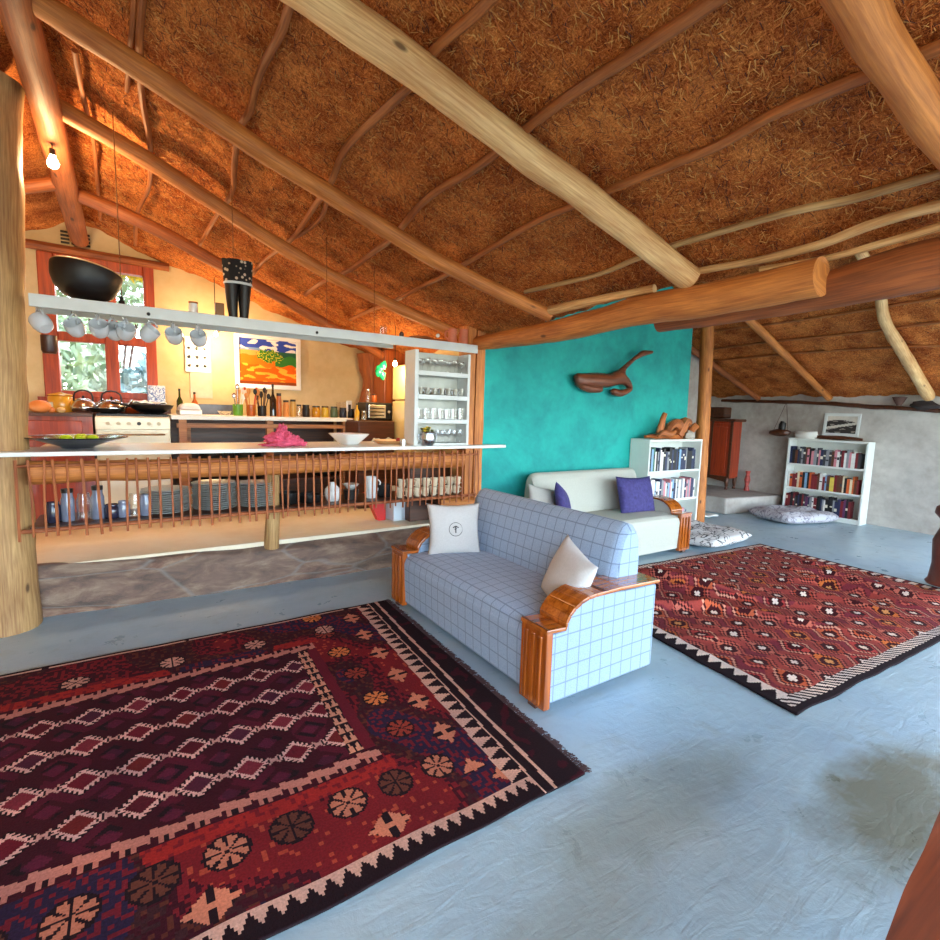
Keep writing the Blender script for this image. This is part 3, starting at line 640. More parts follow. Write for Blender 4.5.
# ---------------- on the bar
p = aty(77, 437, 4.55)
fb = O('fruit_bowl', G().lathe([(0, 0), (.09, 0), (.1, .012), (.19, .045), (.3, .075), (.302, .083), (.19, .058), (.09, .03), (0, .022)], 40, close=False), plain('black_glaze', rgb(26, 24, 36), .15, coat=.5), label='wide shallow dark bowl holding green apples on the bar', cat='bowl', loc=(p.x, 4.55, BT), smooth=True)
O('bowl_pattern', G().lathe([(.27, .0705), (.296, .0785), (.297, .0825), (.27, .0745)], 40, close=False), plain('blue_white_glaze', rgb(150, 160, 190), .2, var=.9, scale=30), fb, smooth=True)
APG = plain('apple_green', rgb(176, 200, 30), .25, var=.15, scale=14)
for i, (dx, dy, sc, lb) in enumerate(((-.06, -.03, 1, 'green apple at the left of the dark bowl'), (.02, -.05, .95, 'green apple in the middle of the dark bowl'), (.09, -.02, 1, 'green apple at the right of the dark bowl'), (.02, .06, 1.05, 'green apple at the back of the dark bowl'))):
    ap = O('apple', G().lathe([(0, .012), (.015, .006), (.03, .012), (.038, .035), (.035, .056), (.02, .068), (.008, .062), (0, .056)], 16, close=False), APG, label=lb, cat='apple', group='green apples in the dark bowl', loc=(p.x + dx, 4.55 + dy, BT + .025), smooth=True); ap.scale = (sc,) * 3
    O('apple_stem', G().tube([(0, 0, .056), (.004, 0, .078)], .0018, 5), DARKW, ap)
# pink cloth: a crumpled heap
PINK = plain('pink_cloth', rgb(206, 80, 110), .85, var=.25, scale=18, bump=.3)
def cloth_heap():
    g = G()
    for k, (x, y, z, rx, ry, rz) in enumerate(((-.075, 0, .055, .075, .07, .055), (-.01, .01, .09, .05, .05, .085), (.02, -.03, .055, .06, .06, .055), (.09, -.01, .04, .06, .055, .045), (-.02, -.05, .028, .11, .05, .03), (.13, .0, .02, .06, .05, .022), (-.12, -.01, .012, .07, .05, .014), (-.05, -.05, .08, .04, .035, .05))):
        b = len(g.v); nu, nv = 40, 28
        for i in range(nv + 1):
            th = pi * i / nv
            for q in range(nu):
                a = 2 * pi * q / nu; d = Vector((sin(th) * cos(a), sin(th) * sin(a), -cos(th)))
                tw = d.x * 3 + N3(d.x * 1.5 + k, d.y * 1.5, d.z * 1.5) * 3
                f = 1 + .38 * abs(N3(d.x * 2.4 + k * 3, d.y * 2.4, d.z * 2.4)) * 2 - .16 + .09 * sin(tw * 3 + d.z * 5)
                g.v.append((x + rx * d.x * f, y + ry * d.y * f, max(.001, z + rz * d.z * f)))
        for i in range(nv):
            for q in range(nu): q2 = (q + 1) % nu; g.face((b + i * nu + q, b + i * nu + q2, b + (i + 1) * nu + q2, b + (i + 1) * nu + q))
    return g
q = aty(284, 436, 4.48)
O('cloth', cloth_heap(), PINK, label='crumpled pink cloth lying on the white bar', cat='cloth', loc=(q.x, 4.48, BT), smooth=2)
def whitebowl(w, h, d):
    sq = lambda u, s: (s * (abs(cos(u)) ** .45) * (1 if cos(u) >= 0 else -1), s * (abs(sin(u)) ** .45) * (1 if sin(u) >= 0 else -1))
    prof = [(0, 0), (.4, 0), (.45, .02), (.97, .95), (1, 1), (.96, 1), (.42, .12), (0, .1)]
    g = G(); g.grid(lambda u, v: (lambda k, t: (lambda r, z, xy: (xy[0] * w / 2 * r, xy[1] * w / 2 * r, z * h))(prof[k][0] * (1 - t) + prof[min(k + 1, 7)][0] * t, prof[k][1] * (1 - t) + prof[min(k + 1, 7)][1] * t, sq(u * 2 * pi, 1)))(min(int(round(v * 7)), 7), 0), 36, 7)
    return g
q = aty(349, 436, 4.62)
O('bowl', whitebowl(.32, .1, 0), CERAM, label='white square-rimmed bowl standing on the bar', cat='bowl', loc=(q.x, 4.62, BT), rot=(0, 0, .3), smooth=True)
q = aty(391, 440, 4.62)
tr = O('wooden_board', G().lathe([(0, 0), (.13, 0), (.17, .03), (.175, .035), (.165, .036), (.13, .015), (0, .012)], 28, close=False), grainwood('pale_board', rgb(190, 140, 86), rgb(222, 180, 126), 'X', .5), label='shallow pale wooden tray on the bar beside the glass rack', cat='tray', loc=(q.x, 4.62, BT), smooth=True)
O('onion', G().ball((0, 0, .022), .024, 12, 8), plain('onion_red', rgb(150, 30, 30), .4), label='small red onion in the shallow wooden tray', cat='onion', loc=(q.x + .06, 4.58, BT + .015), smooth=True)
O('tea_towel', G().grid(lambda u, v: (-.1 + u * .2, -.07 + v * .14, .002 + .035 * abs(N3(u * 3, v * 2, 8)) + .02 * sin(u * 9) * sin(u * 9)), 30, 14), plain('grey_towel', rgb(180, 184, 180), .9), label='folded grey cloth behind the wooden tray', cat='cloth', loc=(q.x + .02, 4.86, BT), smooth=2, solid=.004)
O('metal_can', G().lathe([(0, 0), (.03, 0), (.03, .06), (.027, .06), (.027, .005), (0, .005)], 16, close=False), STEEL, label='small steel can at the foot of the rack', cat='can', loc=(2.13, 4.34, BT), smooth=True)
# ---------------- crockery behind the screen
PLT = plain('stoneware_grey', rgb(170, 174, 172), .3, var=.08)
pl0 = None
for si, (cx, n, lb) in enumerate(((.20, 11, 'grey plate in the left stack behind the stick screen'), (.54, 13, 'grey plate in the middle stack behind the stick screen'), (.85, 12, 'grey plate in the right stack beside the short post'))):
    r = (.165, .16, .15)[si]
    for k in range(n):
        if pl0 is None:
            pl0 = o = O('plate', G().lathe([(0, 0), (.55, 0), (.62, .006), (1, .016 * 6), (1.0, .02 * 6), (.62, .012 * 4), (0, .008 * 3)], 28, close=False), PLT, cat='plate', smooth=True)
        else: o = pl0.copy(); COL.objects.link(o)
        o.location = (cx + random.uniform(-.006, .006), 4.53 + random.uniform(-.004, .004), .712 + k * .0165); o.scale = (r, r, .165)
        o['label'] = lb; o['group'] = 'plates ' + lb[14:]
jl = [(-.47, .045, .14), (-.39, .04, .2), (-.30, .045, .19), (-.22, .04, .21), (-.14, .05, .1), (-.07, .04, .12), (.0, .042, .17), (.07, .042, .16)]
DGL = plain('dark_glass', rgb(40, 40, 60), .1, coat=.5); BGL = plain('blue_grey_glaze', rgb(120, 128, 150), .12, coat=.6)
for i, (x, r, h_) in enumerate(jl):
    jar(x, 4.45, .712, r, h_, [DGL, BGL, GLASS, BGL][i % 4], 'jar', f'{["dark", "pale blue", "clear", "pale blue"][i % 4]} glass jar behind the sticks, ' + ['nearest the round post', 'second from the round post', 'third from the round post', 'fourth from the round post', 'short one in the middle', 'left of the tall pair', 'left of the tall pair by the plates', 'right next to the plates'][i], 'jar', .8, BLACKM if i in (1, 3) else None, group='jars at the left of the bar shelf')
misc = [(1.12, 'saucepan', IRON, .09, .1, 'black saucepan right of the short post'), (1.3, 'pan', IRON, .1, .07, 'low black pan behind the sticks'), (1.5, 'gourd', CERAM, .075, .17, 'round pale gourd-shaped jug behind the sticks'), (1.68, 'bowl', CERAM, .08, .13, 'white bowl on a dark pot behind the sticks'), (1.88, 'jug', CERAM, .06, .2, 'tall white jug behind the sticks'), (2.02, 'pot', IRON, .07, .12, 'black pot left of the cups')]
for x, nm, m, r, h_, lb in misc:
    if nm == 'gourd': O('jug', G().lathe([(0, 0), (.05, 0), (r, .05), (r * .9, .11), (.03, .15), (.028, h_), (.022, h_), (0, .14)], 20, close=False), m, label=lb, cat='jug', loc=(x, 4.48, .712), smooth=True)
    elif nm == 'bowl':
        O('pot', G().lathe([(0, 0), (.06, 0), (.07, .09), (0, .09)], 18, close=False), IRON, label='dark pot under the white bowl behind the sticks', cat='pot', loc=(x, 4.5, .712), smooth=True)
        O('bowl', G().lathe([(0, 0), (.03, 0), (.08, .05), (.076, .05), (0, .01)], 20, close=False), m, label=lb, cat='bowl', loc=(x, 4.5, .804), smooth=True)
    else:
        o = O(nm, G().lathe([(0, 0), (r * .9, 0), (r, .01), (r, h_), (r * .95, h_), (r * .93, .02), (0, .01)], 20, close=False), m, label=lb, cat=nm, loc=(x, 4.5, .712), smooth=True)
        if nm in ('saucepan', 'pan'): O('handle', G().tube([(r, 0, h_ * .8), (r + .1, -.05, h_)], .009, 6), BLACKM, o)
        if nm == 'jug': O('handle', G().tube([(r, 0, h_ * .85), (r + .035, 0, h_ * .7), (r, 0, h_ * .3)], .007, 6, step=.02), m, o, smooth=True)
# cups in rows at the right
cup0 = None; CUPM = plain('cup_stoneware', rgb(222, 204, 176), .3, var=.08)
nmn = ['leftmost', 'second', 'third', 'fourth', 'fifth', 'sixth', 'seventh', 'eighth']
for ri, (y, z) in enumerate(((4.38, .712), (4.38, .802))):
    for i in range(8):
        lb = f'{"lower" if ri == 0 else "upper"} cream cup of the {nmn[i] + (" pair" if i == 0 else " pair from the left")} behind the sticks'
        if cup0 is None:
            cup0 = o = O('cup', G().lathe([(0, 0), (.025, 0), (.032, .012), (.039, .085), (.036, .085), (.03, .015), (0, .01)], 16, close=False), CUPM, cat='cup', smooth=True)
            O('handle', G().tube([(.036, 0, .07), (.058, 0, .06), (.055, 0, .03), (.034, 0, .02)], .005, 6, step=.01), CUPM, o, smooth=True)
            o.location = (2.1, y, z); o['label'] = lb
        else: o = dup(cup0, label=lb)
        o.location = (2.13 + i * .09 + (.01 if ri else 0), y, z); o.rotation_euler = (0, 0, random.uniform(-1.6, -.4)); o['group'] = 'cream cups behind the sticks'
# things under the bar at the right
p = aty(400, 520, 4.95); 
O('white_box', G().box(-.17, .12, -.14, .14, 0, .34), plain('cool_white', rgb(206, 216, 226), .5, var=.04), label='pale upright box on the kitchen floor under the bar', cat='box', loc=(p.x + .03, 5.0, KF), rot=(0, 0, .1), bevel=.01)
O('red_box', G().prism([(-.02, .0), (.06, .0), (.06, .30), (-.16, .30)], -.05, .05, 'y'), plain('red_plastic', rgb(206, 22, 20), .4), label='red plastic crate lid left of the pale box', cat='lid', loc=(p.x - .23, 5.0, KF))
O('gap_shade_block', G().box(0, .5, 0, .5, 0, .6), DARKW, label='dark block standing in for the shaded gap under the right bar end', cat='cupboard', loc=(2.42, 4.75, KF), bevel=.01)  # dark block standing in for shade in the gap leading to the kitchen
# ================================================================ KITCHEN
YF = 6.05; KT = 1.43
def kx(px, y=YF, py=420): return aty(px, py, y).x
xs0, xs1 = kx(95), kx(170)
ENA = plain('stove_enamel', rgb(214, 202, 176), .25, .1, .06, coat=.3)
st = thing('gas_stove', 'cream enamel stove with a row of knobs below the window', 'stove', ((xs0 + xs1) / 2, YF, KF))
w = (xs1 - xs0) / 2
O('stove_body', G().box(-w, w, 0, .6, .08, KT - KF - .02), ENA, st, bevel=.01)
O('oven_door', G().box(-w + .02, w - .02, -.02, 0, .16, KT - KF - .18), ENA, st, bevel=.006)
O('control_panel', G().box(-w, w, -.025, 0, KT - KF - .15, KT - KF - .03), ENA, st, bevel=.006)
O('oven_handle', G().tube([(-w + .05, -.05, KT - KF - .2), (w - .05, -.05, KT - KF - .2)], .011, 8), STEEL, st)
O('hob_plate', G().box(-w + .01, w - .01, .02, .58, KT - KF - .02, KT - KF), IRON, st)
for i in range(6): O('knob', G().tube([(-w + .1 + i * (2 * w - .2) / 5, -.026, KT - KF - .09), (-w + .1 + i * (2 * w - .2) / 5, -.05, KT - KF - .09)], .018, 12), plain('knob_cream', rgb(176, 160, 130), .4) if i != 3 else IRON, st)
for sx in (-w + .04, w - .04):
    for sy in (.06, .54): O('foot', G().box(sx - .02, sx + .02, sy - .02, sy + .02, 0, .08), IRON, st)
for sx in (-.18, .18):
    for sy in (.17, .43):
        g = G()
        for a in range(4): g.tube([(sx + .1 * cos(a * pi / 2 + .4), sy + .1 * sin(a * pi / 2 + .4), KT - KF), (sx + .02 * cos(a * pi / 2 + .4), sy + .02 * sin(a * pi / 2 + .4), KT - KF + .012)], .006, 5)
        g.lathe([(.03, 0), (.035, .012), (0, .014)], 12, (sx, sy, KT - KF), close=False); O('burner', g, IRON, st)
# left cabinet
xl = kx(28)
cb = thing('kitchen_cabinet', 'dark red wooden cabinet between the round post and the stove', 'cabinet', (0, 0, 0))
O('cabinet_body', G().box(xl - .25, xs0 - .02, YF + .02, YF + .6, KF, KT - .03), REDW, cb)
O('cabinet_top', G().box(xl - .25, xs0 - .015, YF - .02, YF + .62, KT - .03, KT), DARKW, cb, bevel=.004)
for i in range(2): O('drawer', G().box(xl - .2, xs0 - .1, YF, YF + .02, KT - .26 - i * .24, KT - .07 - i * .24), REDW, cb, bevel=.006)
# worktop
xa, xb = kx(170) + .01, kx(353)
wt = thing('kitchen_worktop', 'pale worktop on rough wooden legs under the painting', 'worktop', (0, 0, 0))
O('top', G().box(xa, xb, YF, YK - .02, KT - .045, KT), WHITE, wt, bevel=.005)
O('rail', G().box(xa + .05, xb - .05, YF + .047, YF + .09, KT - .13, KT - .085), PLANK, wt)
for px in (183, 271, 347): O('leg', G().box(kx(px) - .035, kx(px) + .035, YF + .04, YF + .12, KF, KT - .04), PLANK, wt)
O('leg', G().box(kx(191) - .02, kx(191) + .02, YF + .3, YF + .36, KF, KT - .1), PLANK, wt)
O('lower_shelf', G().box(xa + .05, xb - .05, YF + .1, YK - .05, KF + .3, KF + .33), DARKW, wt)
O('shade_panel', G().box(xa, xb, YK - .03, YK - .02, KF, KT - .05), DARKW, wt)  # dark sheet standing in for the shade below the open worktop
for px, r, lb in ((210, .13, 'black pot on the shelf under the worktop, left'), (248, .15, 'black pot on the shelf under the worktop, middle'), (325, .14, 'black pot on the shelf under the worktop, right')):
    O('pot', G().lathe([(0, 0), (r * .9, 0), (r, .02), (r, .4), (r * .95, .4), (r * .9, .1), (0, .1)], 20, close=False), IRON, label=lb, cat='pot', loc=(kx(px, YF + .3), YF + .32, KF + .33), smooth=True)
# items on left cabinet / sill
def on(px, y): return kx(px, y, 410)
O('pumpkin', G().ball((0, 0, .055), (.085, .08, .06), 18, 10), plain('squash_orange', rgb(222, 134, 66), .5), label='round orange squash beside the round post in the kitchen', cat='squash', loc=(on(40, 6.1), 6.1, KT), smooth=True)
O('onion', G().ball((0, 0, .026), .03, 12, 8), plain('onion_skin', rgb(206, 120, 60), .4), label='brown onion right of the orange squash', cat='onion', loc=(on(51, 6.1), 6.1, KT), smooth=True)
O('egg', G().ball((0, 0, .026), (.035, .03, .028), 12, 8), plain('cream_shell', rgb(226, 190, 130), .4), label='pale yellow fruit right of the brown onion', cat='fruit', loc=(on(61, 6.15), 6.15, KT), smooth=True)
YEL = plain('yellow_enamel', rgb(220, 160, 50), .25, coat=.4)
o = O('pot', G().lathe([(0, 0), (.09, 0), (.1, .02), (.1, .15), (.09, .16), (0, .175)], 24, close=False), YEL, label='yellow enamel pot with lid at the left of the window sill', cat='pot', loc=(on(61, 6.5), 6.5, KT), smooth=True)
O('handle', G().tube([(.1, 0, .13), (.15, 0, .12), (.15, 0, .06), (.1, 0, .05)], .009, 6, step=.02), YEL, o, smooth=True); O('lid', G().lathe([(0, .18), (.1, .165), (.1, .175), (0, .2)], 20, close=False), YEL, o, smooth=True)
O('tin', G().box(-.06, .06, -.05, .05, 0, .1), plain('white_tin', rgb(210, 196, 170), .4), label='small pale tin beside the yellow pot', cat='tin', loc=(on(46, 6.45), 6.45, KT), bevel=.01)
def kettle(px, y, r, lb):
    o = O('kettle', G().lathe([(0, 0), (r * .9, 0), (r, .02), (r, .05), (r * .75, .1), (r * .35, .125), (0, .13)], 24, close=False), STEEL, label=lb, cat='kettle', loc=(on(px, y), y, KT + .015), smooth=True)
    O('knob', G().ball((0, 0, .14), (.012, .012, .018), 8, 6), BLACKM, o, smooth=True)
    O('handle', G().tube([(-r * .7, 0, .09), (-r * .6, 0, .18), (0, 0, .21), (r * .6, 0, .18), (r * .7, 0, .09)], .008, 6, step=.03), BLACKM, o, smooth=True)
    O('spout', G().tube([(r * .9, 0, .05), (r * 1.3, 0, .1), (r * 1.45, 0, .13)], [.02, .015, .011], 8), STEEL, o, smooth=True)
    return o
kettle(84, 6.4, .11, 'steel kettle with upright black knob left of the window mullion')
kettle(112, 6.35, .12, 'steel kettle with curved black handle right of the window mullion')
O('pan', G().lathe([(0, 0), (.11, 0), (.14, .04), (.136, .04), (.1, .01), (0, .01)], 24, close=False), IRON, label='black frying pan on the back left of the stove', cat='pan', loc=(on(104, 6.2), 6.2, KT + .012), smooth=True)
w0 = O('wok', G().lathe([(0, 0), (.1, .0), (.18, .05), (.2, .085), (.195, .085), (.17, .05), (0, .02)], 28, close=False), IRON, label='large black wok on the right of the stove', cat='wok', loc=(on(152, 6.25), 6.25, KT + .012), smooth=True)
O('handle', G().tube([(-.18, -.02, .07), (-.34, -.1, .1)], .012, 8), BLACKM, w0)
O('cloth', G().grid(lambda u, v: (-.15 + .3 * u, -.08 + .16 * v, .01 + .05 * abs(N3(u * 4, v * 3, 3))), 24, 12), CERAM, label='white cloth lying over the black wok', cat='cloth', loc=(on(150, 6.25), 6.25, KT + .1), smooth=2, solid=.004)
ctm = NT('blue_patterned_tin'); ctn = ctm.noise(ctm.coord(), 38, 3, .6, 2); ctm.col(ctm.ramp(ctn, [(.47, rgb(74, 98, 160)), (.53, rgb(226, 230, 236))])); ctm.setv(ctm.b, Roughness=.3)
O('canister', G().box(-.085, .085, -.04, .04, 0, .21), ctm.m, label='white tin with blue pattern leaning right of the window', cat='tin', loc=(on(157, 6.7), 6.7, KT + .1), rot=(0, 0, 0), bevel=.01)
O('bowl', G().lathe([(0, 0), (.06, 0), (.12, .06), (.115, .06), (0, .015)], 24, close=False), plain('orange_enamel', rgb(214, 80, 30), .3), label='orange bowl on the window sill right of the kettles', cat='bowl', loc=(on(132, 6.5), 6.5, KT), smooth=True)
O('sill_shelf', G().box(-.75, .38, 6.66, 6.78, KF, KT + .1), DARKW, label='dark ledge under the kitchen window', cat='ledge')
# bread tin, bottles, crocks on worktop
o = O('butter_dish', G().lathe([(0, 0), (.14, 0), (.15, .01), (.15, .05), (.14, .06), (0, .06)], 4, close=False), CERAM, label='white covered casserole dish at the left of the worktop', cat='dish', loc=(on(189, 6.25), 6.25, KT), rot=(0, 0, pi / 4 + .1), bevel=.02)
O('lid', G().lathe([(.14, .062), (.13, .1), (.08, .125), (0, .13)], 4, close=False), CERAM, o, bevel=.02)
BOT = plain('dark_green_bottle', rgb(50, 60, 24), .1, coat=.5)
def bottle(px, y, r, h, m, lb, z=KT): 
    o = O('bottle', G().lathe([(0, 0), (r, 0), (r, h * .55), (r * .35, h * .72), (r * .3, h), (0, h)], 14, close=False), m, label=lb, cat='bottle', loc=(on(px, y), y, z), smooth=True)
    O('cap', G().lathe([(r * .36, h * .96), (r * .36, h * 1.05), (0, h * 1.05)], 10, close=False), BLACKM, o, smooth=True); return o
bottle(180, 6.55, .032, .27, BOT, 'dark oil bottle behind the white dish, left one')
bottle(195, 6.55, .034, .24, AMBER, 'amber bottle with black cap behind the white dish')
O('splash_tiles', G().box(on(196, 6.76), on(236, 6.76), 6.765, 6.79, KT, KT + .12), plain('slate_tiles', rgb(74, 76, 92), .3, var=.2, scale=20), label='low strip of slate tiles behind the worktop', cat='tiles')
O('bowl', G().lathe([(0, 0), (.04, 0), (.08, .05), (.076, .05), (0, .012)], 18, close=False), GLASS, label='small clear bowl on the worktop left of the utensils', cat='bowl', loc=(on(225, 6.3), 6.3, KT), smooth=True)
def crock(px, y, r, h, m, lb, n, cols, sd, hh=.2):
    o = thing('utensil_crock', lb, 'crock', (on(px, y), y, KT))
    O('crock_body', G().lathe([(0, 0), (r * .9, 0), (r, .02), (r, h), (r * .92, h), (r * .9, .02), (0, .015)], 16, close=False), m, o, smooth=True)
    rs = random.Random(sd)
    for i in range(n):
        a = rs.uniform(0, 2 * pi); t = rs.uniform(.3, 1); x1, y1 = r * .5 * cos(a), r * .5 * sin(a); x2, y2 = r * (1.0 + .6 * t) * cos(a), r * (1.0 + .4 * t) * sin(a); zz = h + hh * rs.uniform(.4, 1)
        g = G().tube([(x1, y1, .03), (x2, y2, zz)], .006, 6)
        if i % 3 != 1: g.ball((x2, y2, zz), (.022, .009, .035), 10, 6)
        else: g.tube([(x2, y2, zz - .02), (x2 + .005, y2, zz + .03)], [.008, .014], 8)
        O('utensil', g, cols[i % len(cols)], o, smooth=True)
WOODL = plain('spoon_wood', rgb(206, 136, 70), .6); GRN = plain('green_plastic', rgb(90, 150, 40), .4); REDP = plain('red_plastic2', rgb(196, 60, 30), .4)
crock(238, 6.35, .055, .13, GRN, 'green crock of pale utensils, leftmost on the worktop', 7, [WHITE, WOODL, STEEL], 1)
crock(251, 6.35, .05, .13, AMBER, 'brown crock of wooden spoons right of the green crock', 8, [WOODL, REDP, WOODL], 2)
crock(262, 6.35, .05, .12, IRON, 'dark crock of black ladles right of the wooden spoons', 7, [IRON, DARKW, IRON], 3)
bottle(273, 6.35, .038, .36, plain('dark_bottle', rgb(44, 34, 26), .1, coat=.6), 'tallest dark bottle in the middle of the worktop')
JL = [(279, .03, .24, AMBER, 'slim amber jar right of the tallest bottle'), (286, .035, .17, WOODL, 'wooden pepper pot with dark lid right of the tallest bottle'), (293, .035, .18, plain('ochre_jar', rgb(196, 150, 70), .4), 'ochre jar in the middle of the worktop row'), (299, .03, .13, GLASS, 'clear jar between the ochre jar and the black ones'),
      (306, .045, .13, IRON, 'first black canister right of the clear jar'), (316, .05, .12, plain('honey', rgb(190, 130, 20), .15, coat=.4), 'amber honey jar with black lid'), (325, .045, .12, plain('mustard', rgb(206, 170, 50), .3), 'mustard yellow jar on the worktop'), (334, .045, .12, plain('green_jar', rgb(90, 110, 80), .2), 'green glass jar right of the mustard jar'), (343, .045, .11, plain('blue_black', rgb(50, 54, 70), .2), 'blue black jar at the right of the worktop'), (351, .04, .1, IRON, 'small black jar at the worktop right end')]
for px, r, h_, m, lb in JL: jar(on(px, 6.3), 6.3, KT, r, h_, m, 'jar', lb, 'jar', .85, BLACKM)
O('recipe_card', G().box(-.06, .06, 0, .01, 0, .2), GLASS, label='clear upright panel behind the jars', cat='panel', loc=(on(341, 6.6), 6.6, KT))
# radio / oven on the right
xo = on(376, 5.9)
O('side_cupboard', G().box(on(357, 5.7), 2.66, 5.65, 6.42, KF, KT - .02), DARKW, label='dark cupboard in the right kitchen corner below the toaster oven', cat='cupboard', bevel=.01)
to = thing('toaster_oven', 'steel fronted toaster oven on the dark corner cupboard', 'oven', (xo, 5.8, KT - .02))
O('oven_case', G().box(-.17, .17, 0, .28, .01, .22), IRON, to, bevel=.01); O('oven_door', G().box(-.14, .08, -.012, 0, .03, .19), STEEL, to, bevel=.004)
for i in range(3): O('oven_slat', G().box(-.12, .06, -.018, -.012, .06 + i * .04, .072 + i * .04), BLACKM, to)
O('oven_dial', G().tube([(.12, 0, .11), (.12, -.02, .11)], .018, 10), STEEL, to)
bottle(357, 5.75, .03, .19, plain('gold_oil', rgb(206, 160, 60), .1, coat=.5), 'gold bottle left of the toaster oven', KT - .02)
jar(on(364, 5.7), 5.7, KT - .02, .03, .1, GLASS, 'jar', 'clear jar just left of the toaster oven', 'jar', .8, STEEL)
jar(on(368, 5.95), 5.95, KT + .2, .03, .14, GLASS, 'jar', 'tall clear jar standing on the toaster oven', 'jar', .8, STEEL)
jar(on(374, 5.95), 5.95, KT + .2, .035, .09, AMBER, 'jar', 'squat amber jar standing on the toaster oven', 'jar', .8, BLACKM)
cf = O('clock', G().box(-.035, .035, -.02, .02, 0, .22), CERAM, label='white upright timer box behind the jars', cat='clock', loc=(on(349, 6.5), 6.5, KT), bevel=.01)
O('face', G().box(-.018, .018, -.024, -.02, .1, .17), BLACKM, cf)
# living tree trunk against the wall, green ornament, fridge, orange cupboard door
O('tree_trunk', G().tube([(2.62, 6.62, KF), (2.66, 6.6, 1.3), (2.78, 6.6, 1.8), (2.74, 6.58, 2.3)], [.16, .15, .14, .2], 16, .25, seed=5, step=.06), LOG_BR, label='dark gnarled trunk in the back right kitchen corner', cat='trunk', smooth=True)
fr = thing('fridge', 'cream fridge at the right end of the kitchen', 'fridge', (3.14, 5.5, KF))
O('fridge_body', G().box(-.42, -.06, -.25, .3, 0, 1.72), plain('fridge_cream', rgb(228, 208, 150), .35, var=.03), fr, bevel=.03)
O('fridge_door', G().box(-.45, -.42, -.24, .29, .05, 1.28), plain('fridge_cream', rgb(228, 208, 150), .35), fr, bevel=.01)
O('freezer_door', G().box(-.45, -.42, -.24, .29, 1.3, 1.7), plain('fridge_cream', rgb(228, 208, 150), .35), fr, bevel=.01)
O('wall_cupboard', G().box(2.7, 3.08, 6.05, 6.4, 1.6, 2.3), grainwood('orange_board', rgb(120, 54, 18), rgb(170, 86, 36), 'Z'), label='orange wooden wall cupboard by the dark trunk', cat='cupboard', bevel=.01)
p = aty(381, 365, 5.6)
g = G()
for i in range(5): a = i / 5 * 2 * pi; g.ball((.035 * cos(a), .02 * sin(a), -.03 * i), (.04, .02, .05), 8, 6, .4, i)
go_ = O('green_ornament', g, plain('green_glass', rgb(20, 150, 96), .2), label='green ornament hanging in front of the orange wall cupboard', cat='ornament', loc=p, smooth=True)
O('cord', G().tube([(0, 0, .02), (0, 0, SN(p.x, 5.6) - p.z + .03)], .003, 5), BLACKM, go_)
# painting
pw0, pw1 = aty(234, 338, YK - .03), aty(301, 391, YK - .03)
PW = pw1.x - pw0.x; PH = 2.40 - 1.74
pt = thing('painting', 'colourful landscape painting in a white frame on the kitchen wall', 'painting', (pw0.x, YK - .005, 1.76))
def frame(par, W, Hh, b, d, m):
    for a in ((0, W, 0, b), (0, W, Hh - b, Hh), (0, b, b, Hh - b), (W - b, W, b, Hh - b)):
        pass
    g = G()
    for a in ((0, W, 0, b), (0, W, Hh - b, Hh), (0, b, b, Hh - b), (W - b, W, b, Hh - b)): g.box(a[0], a[1], -d, 0, a[2], a[3])
    return O('picture_frame', g, m, par, bevel=.004)
frame(pt, PW, PH, .055, .03, CERAM)
def pcol(u, v):
    w_ = .03 * sin(u * 9) + .02 * sin(u * 23)
    n = N3(u * 6, v * 14, 2)
    if v > .62 + w_:
        c = rgb(52, 74, 170) if u > .45 or v > .8 else rgb(120, 150, 190)
        if n > .16 and v > .74: c = rgb(236, 232, 226)
        if v < .74: c = rgb(230, 160, 80) if u < .4 else rgb(46, 96, 70)
    elif v > .42 + w_: c = rgb(236, 122, 20) if u < .62 else rgb(60, 130, 50)
    else:
        c = rgb(238, 104, 10) if n < .12 else rgb(248, 186, 60)
        if v < .08: c = rgb(150, 70, 20)
    for cx, cy, r in ((.42, .66, .12), (.56, .68, .11), (.66, .6, .1), (.5, .56, .09)):
        if ((u - cx) / r) ** 2 + ((v - cy) / (r * .9)) ** 2 < 1 + .8 * N3(u * 30, v * 30): c = rgb(56, 122, 36) if N3(u * 40, v * 40, 6) < .15 else rgb(206, 196, 60)
    return c
patterned('canvas', 120, 90, lambda u, v: (.05 + u * (PW - .1), -.012, .05 + v * (PH - .1)), pcol, attrmat('painted_canvas', .6, 80, .1, .1), pt)
# notice board: white papers on the wall
O('notice_board', G().box(aty(190, 380, YK).x, aty(212, 380, YK).x, YK - .012, YK, 1.62, 2.05), plain('board_grey', rgb(200, 190, 170), .7), label='grey white board on the wall right of the window', cat='board')
nb = O('note_paper', G().box(aty(185, 350, YK - .02).x, aty(210, 350, YK - .02).x, YK - .02, YK - .013, 1.92, 2.32), CERAM, label='white paper with small black sketches above the grey board', cat='paper')
g = G(); rs = random.Random(3)
bx = aty(185, 350, YK - .02).x
for i in range(9): cx = bx + .04 + .08 * (i % 3); cz = 1.99 + .1 * (i // 3); g.ball((cx, YK - .021, cz), (.018, .003, .014 + .008 * rs.random()), 8, 5, .6, i)
O('ink_marks', g, BLACKM, nb)
O('light_switch', G().box(-.03, .03, -.02, 0, -.05, .05), AMBER, label='small brown wall hook box below the hanging shelf', cat='box', loc=(aty(217, 331, YK).x, YK, 2.45))
